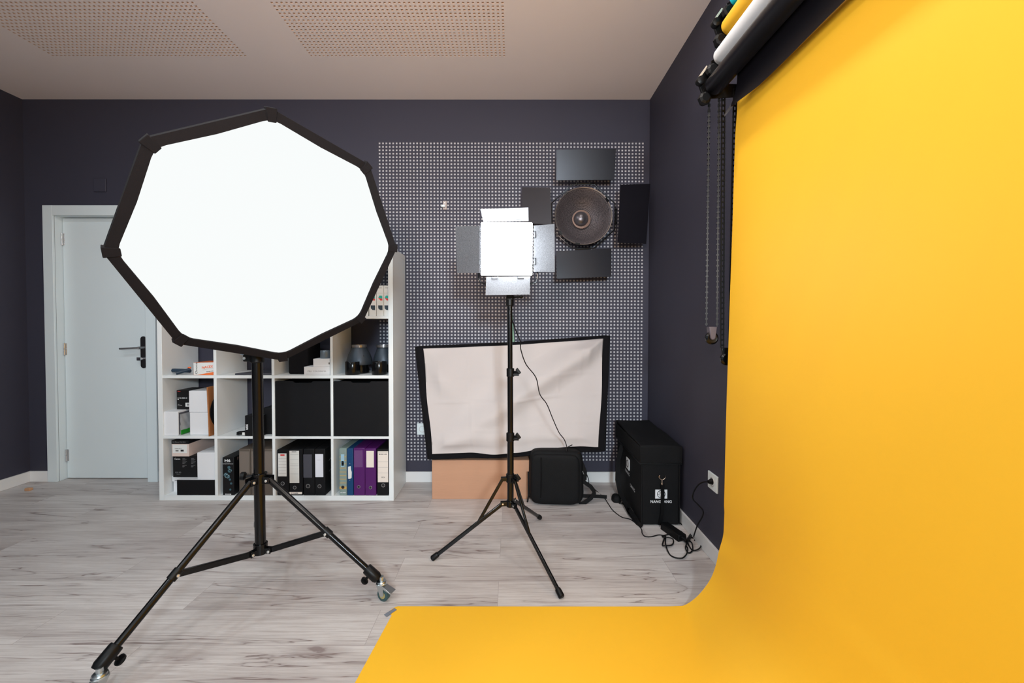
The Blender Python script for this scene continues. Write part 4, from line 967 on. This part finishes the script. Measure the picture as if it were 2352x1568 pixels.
mb.box((X0 - e_, Y0 - e_, zl - .012), (X1 + e_, Y0 + .008, ztp - .004)).box((X0 - e_, Y1 - .008, zl - .012), (X1 + e_, Y1 + e_, ztp + .010)).box((X0 - e_, Y0, zl - .012), (X0 + .008, Y1, ztp - .010)).box((X1 - .008, Y0, zl - .012), (X1 + e_, Y1, ztp - .010))
mb.build('lid', BLKN, cs_, bevel=.004, smooth=40)
for z in (zl - .016,): MB().tube([(X0 - .002, Y1, z), (X0 - .002, Y0 - .001, z), (X1 + .002, Y0 - .001, z)], .003, 6).build('zipper', BLKP, cs_)
for xx in (X0 + .008, X1 - .010): MB().tube([(xx, Y0 + .002, .012), (xx, Y0 + .001, zl - .02)], .004, 6).build('piping', BLKN, cs_)
yq = Y0 + .0025
def k8(x, y): return 1400 + x / 5.8056, 950 + y / 5.8056
a = fl(*k8(608, 1128), yq); b = fl(*k8(770, 1010), yq)
MB().box((a.x, yq - .0012, a.z), (b.x, yq, b.z)).build('logo_patch', INKW, cs_, smooth=0)
c = Vector(((a.x + b.x) / 2, yq - .0014, (a.z + b.z) / 2)); rr = (b.z - a.z) * .46
mb = MB()
mb.lathe([(rr, 0), (rr, .0008), (rr * .86, .0008), (rr * .86, 0)], c, (0, -1, 0), 32)
for k_ in range(6):
    t0 = k_ * PI / 3; p0 = c + Vector((math.cos(t0), 0, math.sin(t0))) * rr * .9; p1 = c + Vector((math.cos(t0 + 1.7), 0, math.sin(t0 + 1.7))) * rr * .42
    mb.tube([p0, p1], .0011, 4)
mb.build('logo_aperture', INK, cs_)
a = fl(*k8(546, 1188), yq); b = fl(*k8(828, 1150), yq)
text('NANGUANG', (a.x, yq, a.z), (b.x - a.x, 0, 0), (0, 0, b.z - a.z), INKW, cs_, lift=.0012, bold=.02)
# hook and hanging strap in front of the logo
hk = fl(*k8(702, 870), yq - .012)
mb = MB(); mb.tube([hk + Vector((.019 * math.cos(t), -.002, .015 * math.sin(t) + .013)) for t in [(-PI * 1.22 + k_ * (PI * 1.44) / 14) for k_ in range(15)]], .0016, 6)
mb.cyl(hk + Vector((0, 0, -.002)), hk + Vector((0, 0, -.026)), .005, .0035, 12); mb.lathe([(.004, 0), (.006, .002), (.006, .012), (.003, .014)], hk + Vector((0, 0, -.020)), (0, 0, -1), 12)
mb.build('snap_hook', mat('hook_metal', (.72, .60, .50), .25, metal=1), cs_)
b = fl(*k8(712, 1480), yq - .01)
strap([hk + Vector((.001, -.001, -.030)), hk + Vector((.003, -.002, -.08)), Vector((hk.x + .004, yq - .012, .18)), Vector((hk.x + .002, yq - .01, .08)), Vector((hk.x - .012, yq - .014, .012))], .020, BLKP, cs_, 'hanging_strap')
# side logo, handles and strap on the long left side
def sd_(y, z): return Vector((X0 + .003, y, z))
MB().box((X0 + .002, -.43, .235), (X0 + .0065, -.365, .305)).build('side_logo_patch', INKW, cs_)
MB().lathe([(.024, 0), (.024, .001), (.019, .001), (.019, 0)], (X0 + .0015, -.397, .27), (-1, 0, 0), 24).build('side_logo_ring', INK, cs_)
text('NANG', (X0 + .003, -.35, .205), (0, -.10, 0), (0, 0, .02), INKW, cs_, lift=.003)
text('UANG', (X0 + .003, -.47, .150), (0, -.10, 0), (0, 0, .02), INKW, cs_, lift=.003)
strap([sd_(-.28, zl - .02) + Vector((-.006, 0, 0)), sd_(-.27, .25) + Vector((-.03, 0, 0)), sd_(-.28, .12) + Vector((-.035, 0, 0)), sd_(-.33, .05) + Vector((-.03, 0, 0)), sd_(-.50, .02) + Vector((-.02, 0, 0)), sd_(-.66, .008) + Vector((-.005, 0, 0))], .030, BLKN, cs_, 'shoulder_strap')
pp = fl(*k8(85, 1150), -.33)
soft(pp.x - .028, pp.x + .03, -.37, -.29, pp.z - .04, pp.z + .04, 2.6, 24, 14).build('strap_pad', BLKN, cs_, smooth=80)
strap([Vector((pp.x + .01, -.34, pp.z - .03)), Vector((pp.x + .03, -.42, .03)), Vector((4.30, -.56, .015)), Vector((4.315, -.66, .008)), Vector((4.33, -.70, .006))], .026, BLKP, cs_, 'loose_strap')
# tiny wooden block
c = at(66, 1126, 'z', 0)
tag(MB().box((c.x - .018, c.y - .012, 0), (c.x + .018, c.y + .012, .018), None).build('wooden_block', mat('pine', (.55, .30, .16), .6, vary=.1), bevel=.002), 'tiny wooden block on the floor near the left baseboard', 'block')

# ------------------------------------------------------------------ cables
def spline(pts, m=8):
    pts = [Vector(p) for p in pts]; out_ = []
    P = [pts[0] * 2 - pts[1]] + pts + [pts[-1] * 2 - pts[-2]]
    for i in range(1, len(P) - 2):
        for k_ in range(m):
            t = k_ / m; a, b, c_, d_ = P[i - 1], P[i], P[i + 1], P[i + 2]
            out_.append(.5 * ((2 * b) + (c_ - a) * t + (2 * a - 5 * b + 4 * c_ - d_) * t * t + (3 * b - a - 3 * c_ + d_) * t ** 3))
    out_.append(pts[-1]); return out_
pix = [(1169, 700, -1.0), (1172, 722, -.99), (1179, 742, -.97), (1184, 757, -.95), (1195, 784, -.91), (1196.5, 803, -.89), (1208, 836, -.85), (1231, 867, -.80), (1240, 905, -.74), (1256, 928, -.71), (1270, 962, -.65), (1284, 993, -.58), (1296, 1009, -.50), (1302, 1026, -.445), (1303, 1036, -.43)]
up_ = [fl(a, b, c_) for a, b, c_ in pix]
p_end = up_[-1]
rest = [Vector((p_end.x + .004, -.38, zt + .018)), Vector((4.0, -.30, zt + .012)), Vector((4.045, -.27, .25)), fl(1351, 1098, -.25), fl(1354, 1112, -.28)]
flo = [at(px, py, 'z', .0035) for px, py in ((1371, 1128), (1388, 1143), (1398, 1158), (1408, 1172), (1428, 1187), (1447, 1192), (1462, 1203), (1473, 1214), (1475, 1224), (1481, 1231), (1496, 1232), (1514, 1228), (1530, 1231))]
tag(MB().tube(spline(up_ + rest + flo, 6), .0028, 7).build('power_cable', BLKP), 'thin black cable running from the LED panel over the cloth panel to the floor', 'cable')
# power adapter on the floor
A = at(1526, 1213, 'z', 0); Bq = at(1568, 1243, 'z', 0)
dv = (Bq - A); dv.z = 0; Lp = dv.length; dv.normalize(); sv = Vector((-dv.y, dv.x, 0))
t = thing('power_adapter', 'black power adapter brick lying on the floor in front of the equipment case', 'power adapter', (A + Bq) / 2)
MB().hexa([A - sv * .030, Bq - sv * .030, Bq + sv * .030, A + sv * .030, A - sv * .024 + Z * .036, Bq - sv * .024 + Z * .036, Bq + sv * .024 + Z * .036, A + sv * .024 + Z * .036]).build('brick', BLKP, t, bevel=.005, seg=3)
MB().cyl(Bq + Z * .018, Bq + dv * .03 + Z * .016, .012, .007, 14).build('connector', BLKP, t)
def kf(x, y): return at(1370 + x / 4.1257, 940 + y / 4.1257, 'z', .0045)
loop = [(830, 1190), (800, 1160), (770, 1175), (640, 1195), (632, 1215), (700, 1230), (730, 1240), (715, 1290), (650, 1305), (625, 1280), (655, 1205), (655, 1290), (700, 1380), (800, 1418), (850, 1390), (865, 1320), (850, 1290), (870, 1230), (905, 1160), (900, 1200), (845, 1310), (870, 1358), (910, 1340), (905, 1280), (870, 1230), (920, 1195), (1010, 1205), (960, 1225), (880, 1215), (860, 1260), (900, 1325), (950, 1338), (990, 1310), (975, 1250), (925, 1215)]
pts = [kf(*q) for q in loop]
for i, p in enumerate(pts): p.z += .004 * (i % 3)
tp = at(1640, 1106.5, 'x', W - .03)
def kw(x, y, xx): return at(1370 + x / 4.1257, 940 + y / 4.1257, 'x', xx)
up2 = [kw(925, 1190, 4.53) , kw(960, 1090, 4.535), kw(1000, 1020, 4.54), kw(1010, 960, 4.54), kw(965, 905, 4.54), kw(915, 850, 4.54), kw(918, 790, 4.54), kw(960, 720, 4.545), kw(1010, 690, 4.55), kw(1060, 686, 4.552)]
up2[0].z = max(up2[0].z, .02)
cb_ = thing('mains_cable', 'tangled black mains cable between the adapter brick and the wall socket', 'cable', kf(900, 1250))
MB().tube(spline(pts + up2, 6), .0034, 7).build('cord', BLKP, cb_)
pe = up2[-1]
MB().cyl(pe, (W - .010, -1.032, .392), .0085, .0155, 18).build('plug', BLKP, cb_)
lo2 = [(790, 1075), (850, 1120), (905, 1165), (940, 1215), (930, 1240)]
tag(MB().tube(spline([kf(*q) for q in lo2], 6), .0032, 7).build('spare_cable', BLKP), 'short black cable end running along the floor beside the right baseboard', 'cable')

# ------------------------------------------------------------------ paper rolls on the right wall
YE = -1.385; YN = YE - 2.72
rolls = [('black', 1641.5, 196, BLKPAP, .0385), ('white', 1659.5, 130, WHTPAP, .037), ('yellow', 1677.5, 61, YEL, .037), ('teal', 1696.5, -5, TEALPAP, .037)]
RC = {}
for nm, px, py, m_, rad in rolls:
    c = at(px, py, 'y', YE); RC[nm] = (c, rad)
def roll_mesh(mb, c, rad, y0=YE, y1=YN):
    mb.rings([(Vector((c.x, y0, c.z)), rad * .72), (Vector((c.x, y0, c.z)), rad - .001), (Vector((c.x, y0 - .001, c.z)), rad), (Vector((c.x, y1, c.z)), rad), (Vector((c.x, y1, c.z)), rad * .72)], (0, -1, 0), 48, caps=False)
# black roll with a short hanging end
c, rad = RC['black']
t = thing('paper_roll', 'black paper roll with a short hanging end, lowest on the wall brackets', 'paper roll', (c.x, YE, c.z), 'studio paper rolls on the right wall')
mb = MB(); roll_mesh(mb, c, rad); mb.build('roll', BLKPAP, t, smooth=60)
ysh = -1.478
def blk(u, v):      # v 0 = at the roll, 1 = loose edge ; u along the roll
    y = ysh + (YN + .05 - ysh) * u
    edge = max(0, 1 - u * 22)
    xx = c.x + rad + .003 + .006 * math.sin(PI * v) + .010 * v * v - .02 * edge * v * v
    return Vector((xx, y + .03 * edge * v, c.z - (.118 + .004 * math.sin(8 * u) + .004 * math.sin(23 * u)) * v))
MB().grid(blk, 80, 10, (.0008, 0, 0)).build('loose_end', BLKPAP, t, smooth=60)
a = at(1685, 229, 'y', -1.45); b = at(1664, 268, 'y', -1.45)
MB().add([a + Vector((.004, 0, .008)), a + Vector((.012, -.005, -.008)), b, b + Vector((-.002, 0, .006))], [(0, 1, 2), (0, 2, 3)]).build('torn_corner', mat('torn_paper', (.035, .032, .037), .5), t, smooth=0)
for nm, m_, lab in (('white', WHTPAP, 'white paper roll between the yellow and the black roll'), ('teal', TEALPAP, 'teal paper roll at the top, almost cut off by the photo edge')):
    c, rad = RC[nm]; t = thing('paper_roll', lab, 'paper roll', (c.x, YE, c.z), 'studio paper rolls on the right wall')
    mb = MB(); roll_mesh(mb, c, rad); mb.build('roll', m_, t, smooth=60)
# yellow sweep
c, rad = RC['yellow']
t = thing('seamless_paper', 'yellow seamless paper sweeping from its roll on the right wall down across the floor', 'photo backdrop', (c.x, YE, c.z))
mb = MB(); roll_mesh(mb, c, rad); mb.build('roll', YEL, t, smooth=60)
xb = c.x + rad
def P2(px, py): p = at(px, py, 'y', YE); return (p.x, max(p.z, .0035))
sec = [(xb + .0005, c.z), (at(1693.5, 240, 'y', YE).x, 2.064), P2(1688.4, 330), P2(1683, 530), P2(1677, 730), P2(1670, 950), P2(1665.5, 1120), P2(1663, 1200), P2(1660.5, 1232), P2(1652, 1262), P2(1644.5, 1296), P2(1634, 1325), P2(1618, 1350), P2(1597, 1373), P2(1573, 1389)]
sec += [(4.262, .0050), (4.20, .0032), (4.0, .0025), (3.7, .0022), (3.4, .0022)]
sp = spline([(x, 0, z) for x, z in sec], 5)
# away from its edge the paper falls in a rounder sweep
spS = [p.copy() for p in sp]; k0 = 8
for _ in range(260):
    new = [p.copy() for p in spS]
    for i in range(k0, len(sp) - 1): new[i] = (spS[i - 1] + spS[i + 1]) / 2
    spS = new
for p in spS: p.z = max(p.z, .0022)
# last strip reaches the slightly skewed front edge
NV = 60
def xend(yy): return 3.100 + (yy + 1.41) * .090
def sheet(v, s):       # s index along section
    yy = YE + (YN - YE) * v; w_ = min(1, (YE - yy) / .6); w_ = w_ * w_ * (3 - 2 * w_); p = sp[s].lerp(spS[s], w_); z = p.z
    x = p.x
    if z > .4: x += .0035 * math.sin(2.1 * yy + 1.3 * z) * min(1, (2.3 - z)) * (1 if z < 2.3 else 0)
    return Vector((x, yy, z))
mb = MB(); vs = []; ns = len(sp)
yys = [YE, YE - .005, YE - .012, YE - .022, YE - .035, YE - .055] + [YE - .055 + (YN - YE + .055) * k_ / NV for k_ in range(1, NV + 1)]
cut = {0: at(909.5, 1403.4, 'z', .002).x, 1: at(903, 1405.6, 'z', .002).x, 2: at(898.0, 1409, 'z', .002).x, 3: at(891, 1414.8, 'z', .002).x, 4: at(885.5, 1421.5, 'z', .002).x}
for j, yy in enumerate(yys):
    v = (yy - YE) / (YN - YE)
    row = [sheet(v, s) for s in range(ns)]
    xe = cut.get(j, xend(yy)); last = row[-1]
    for k_ in range(1, 7): row.append(Vector((last.x + (xe - last.x) * k_ / 6, yy, .0022)))
    vs += row
nw = ns + 6
mb.add(vs, [(j * nw + i, j * nw + i + 1, (j + 1) * nw + i + 1, (j + 1) * nw + i) for j in range(len(yys) - 1) for i in range(nw - 1)])
o = mb.build('sheet', YEL, t, smooth=80)
tq = [at(px, py, 'z', .003) for px, py in ((882, 1411), (906, 1395.8), (911.5, 1400), (888, 1416))]
tag(MB().prism(tq, (0, 0, .0006)).build('tape_strip', mat('grey_tape', (.17, .19, .23), .45)), 'short grey strip of tape at the corner of the yellow paper', 'tape')

# brackets, hubs and knobs
YB = -1.350
br = thing('wall_bracket', 'black multi-hook wall bracket carrying the four paper rolls', 'bracket', (W, YB, 2.3))
MB().box((W - .006, YB - .02, 2.05), (W, YB + .03, 2.62)).build('back_plate', BLKM, br, bevel=.001)
for nm in ('black', 'white', 'yellow', 'teal'):
    c, rad = RC[nm]
    arm = MB(); arm.prism([(W - .004, YB, c.z - .024), (W - .004, YB, c.z + .024), (c.x + .01, YB, c.z + .028), (c.x - .030, YB, c.z + .005), (c.x - .028, YB, c.z - .034), (c.x, YB, c.z - .034)], (0, .004, 0))
    if nm in ('black', 'yellow'): arm.prism([(c.x + .012, YB + .004, c.z + .03), (c.x + .008, YB + .004, c.z + .075), (c.x - .013, YB + .004, c.z + .093), (c.x - .048, YB + .004, c.z + .048), (c.x - .044, YB + .004, c.z + .022), (c.x - .028, YB + .004, c.z - .02)], (0, .012, 0))
    am = arm.build('hook_arm', BLKP, br, bevel=.001)
    kx, kz = c.x - .036, c.z - .048
    if nm in ('black', 'yellow'):
        MB().hexa([Vector((c.x - .052, YB - .004, c.z + .052)), Vector((c.x - .046, YB - .004, c.z + .047)), Vector((c.x - .046, YB + .02, c.z + .047)), Vector((c.x - .052, YB + .02, c.z + .052)),
                   Vector((c.x - .020, YB - .004, c.z + .098)), Vector((c.x - .013, YB - .004, c.z + .094)), Vector((c.x - .013, YB + .02, c.z + .094)), Vector((c.x - .020, YB + .02, c.z + .098))]).build('steel_edge', mat('bright_steel', (.80, .72, .60), .3, metal=.6), am)
        MB().rings([(Vector((c.x - .046, YB - .022, c.z + .033)), .010), (Vector((c.x - .046, YB - .018, c.z + .033)), .017), (Vector((c.x - .046, YB + .004, c.z + .033)), .017)], (0, 1, 0), 12).build('small_knob', BLKP, am)
    MB().rings([(Vector((kx, YB - .040, kz)), .016), (Vector((kx, YB - .034, kz)), .024), (Vector((kx, YB - .018, kz)), .026), (Vector((kx, YB - .010, kz)), .018), (Vector((kx + .004, YB + .004, kz)), .016)], (0, 1, 0), 8).build('knob', BLKP, am, smooth=20)
    MB().rings([(Vector((c.x, YE - .01, c.z)), rad * .70), (Vector((c.x, YE + .004, c.z)), rad * .70), (Vector((c.x, YE + .006, c.z)), rad * .5), (Vector((c.x, YB + .008, c.z)), rad * .5)], (0, 1, 0), 28).build('roller_hub', BLKP, am)

# pull chains: flat ladder chain with rungs
CH = mat('chain_plastic', (.004, .004, .004), .4, spec=.3)
def strand(mb, p0, p1, w=.0115, pitch=.0222, rail=.0021, rot=0., rn=.003):
    p0, p1 = Vector(p0), Vector(p1); d_ = (p1 - p0); L0 = d_.length; d_.normalize()
    s = Vector((math.cos(rot), math.sin(rot), 0)); s = (s - d_ * s.dot(d_)).normalized(); nr = d_.cross(s)
    N_ = int(L0 / pitch)
    for q in (-1, 1):
        a = p0 + s * q * w / 2; b = p1 + s * q * w / 2; r = rail
        mb.hexa([a - s * r - nr * r, a + s * r - nr * r, a + s * r + nr * r, a - s * r + nr * r, b - s * r - nr * r, b + s * r - nr * r, b + s * r + nr * r, b - s * r + nr * r])
    for i in range(N_ + 1):
        c_ = p0 + d_ * (i * pitch); hw = w / 2 + .0022; hh = .0034
        mb.hexa([c_ - s * hw - nr * rn - d_ * hh, c_ + s * hw - nr * rn - d_ * hh, c_ + s * hw + nr * rn - d_ * hh, c_ - s * hw + nr * rn - d_ * hh,
                 c_ - s * hw - nr * rn + d_ * hh, c_ + s * hw - nr * rn + d_ * hh, c_ + s * hw + nr * rn + d_ * hh, c_ - s * hw + nr * rn + d_ * hh])
yc = -1.335
def cc(px, py, y=yc): return at(px, py, 'y', y)
t = thing('pull_chain', 'black ladder-style pull chain ending in a ring weight, farther from the yellow paper', 'chain', cc(1634, 760), 'pull chains under the paper rolls')
mb = MB(); strand(mb, cc(1629, 205), cc(1622.5, 748), rot=1.15, w=.0105, rail=.0024, rn=.0050); strand(mb, cc(1652, 205), cc(1647, 750), rot=1.1, w=.0105, rail=.0024, rn=.0050); mb.build('chain', CH, t, smooth=0)
w0 = cc(1634.5, 750); w1 = cc(1634.5, 781)
pf = [(w0.x - .0165, w0.z), (w0.x + .0165, w0.z), (w0.x + .0105, w1.z + .010), (w0.x + .005, w1.z + .002), (w0.x - .005, w1.z + .002), (w0.x - .0105, w1.z + .010)]
MB().prism([(a_, yc - .016, b_) for a_, b_ in pf], (0, .030, 0)).build('weight_holder', mat('grey_rubber', (.085, .07, .085), .5), t, bevel=.003)
cw_ = cc(1634.5, 776)
MB().rings([(Vector((cw_.x, yc - .008, cw_.z)), .012), (Vector((cw_.x, yc - .010, cw_.z)), .020), (Vector((cw_.x, yc - .004, cw_.z)), .027), (Vector((cw_.x, yc + .004, cw_.z)), .027), (Vector((cw_.x, yc + .010, cw_.z)), .020)], (0, 1, 0), 32).build('weight', BLKM, t)
t = thing('pull_chain', 'longer black ladder-style pull chain hanging right at the edge of the yellow paper', 'chain', cc(1665, 800), 'pull chains under the paper rolls')
mb = MB(); strand(mb, cc(1661.5, 205), cc(1658.5, 798)); strand(mb, cc(1688.5, 205, -1.36), cc(1677, 798, -1.36)); mb.build('chain', CH, t, smooth=0)
w0 = cc(1668, 798); w1 = cc(1668, 822)
MB().hexa([Vector((w0.x - .022, yc - .006, w0.z)), Vector((w0.x + .02, yc - .006, w0.z)), Vector((w0.x + .02, yc + .006, w0.z)), Vector((w0.x - .022, yc + .006, w0.z)), Vector((w0.x - .014, yc - .006, w1.z)), Vector((w0.x + .012, yc - .006, w1.z)), Vector((w0.x + .012, yc + .006, w1.z)), Vector((w0.x - .014, yc + .006, w1.z))]).build('weight_holder', BLKP, t, bevel=.003)
cw_ = cc(1669, 824)
MB().rings([(Vector((cw_.x, yc - .010, cw_.z)), .020), (Vector((cw_.x, yc - .004, cw_.z)), .027), (Vector((cw_.x, yc + .004, cw_.z)), .027), (Vector((cw_.x, yc + .010, cw_.z)), .020)], (0, 1, 0), 32).build('weight', BLKM, t)

# ------------------------------------------------------------------ light
def area(name, loc, size, power, col=(1, 1, 1), target=None, spread=180, sy=None):
    l = bpy.data.lights.new(name, 'AREA'); l.energy = power; l.color = col; l.size = size; l.spread = math.radians(spread)
    if sy: l.shape = 'RECTANGLE'; l.size_y = sy
    o = bpy.data.objects.new(name, l); COL.objects.link(o); o.location = loc
    if target is not None: o.rotation_euler = (Vector(target) - Vector(loc)).to_track_quat('-Z', 'Y').to_euler()
    return o
LEFTC = (.74, .92, 1.0); MIDC = (.88, .96, 1.0); NEU = (1.0, .97, .93)
for x_, col in ((1.25, LEFTC), (2.5, MIDC)):
    for y_, pw in ((-1.7, 7.5), (-3.1, 10), (-4.5, 10)): area('ceiling_spot', (x_, y_, H - .02), .13, pw, col)
for yy in (-1.35, -2.5, -3.6): area('ceiling_spot', (4.05, yy, H - .02), .08, 6.0, NEU)
area('studio_lamp', (3.95, -4.7, 1.75), .30, 19, (.74, .90, 1.0), (3.3, 0, .75), spread=75)
area('left_cool_light', (.05, -3.9, 1.5), 1.6, 7, (.65, .88, 1.0), (3, -3.2, 1.2), sy=1.4)  # broad cool light from the left; the wall there has no window
area('ceiling_fill', (3.25, -3.75, 1.7), .30, 27, (1.0, .85, .77), (3.0, -1.6, H), spread=130)  # unseen warm fill, added to brighten the ceiling
w = bpy.data.worlds.new('world'); sc.world = w; w.use_nodes = True
w.node_tree.nodes['Background'].inputs[0].default_value = (.5, .5, .55, 1); w.node_tree.nodes['Background'].inputs[1].default_value = .1
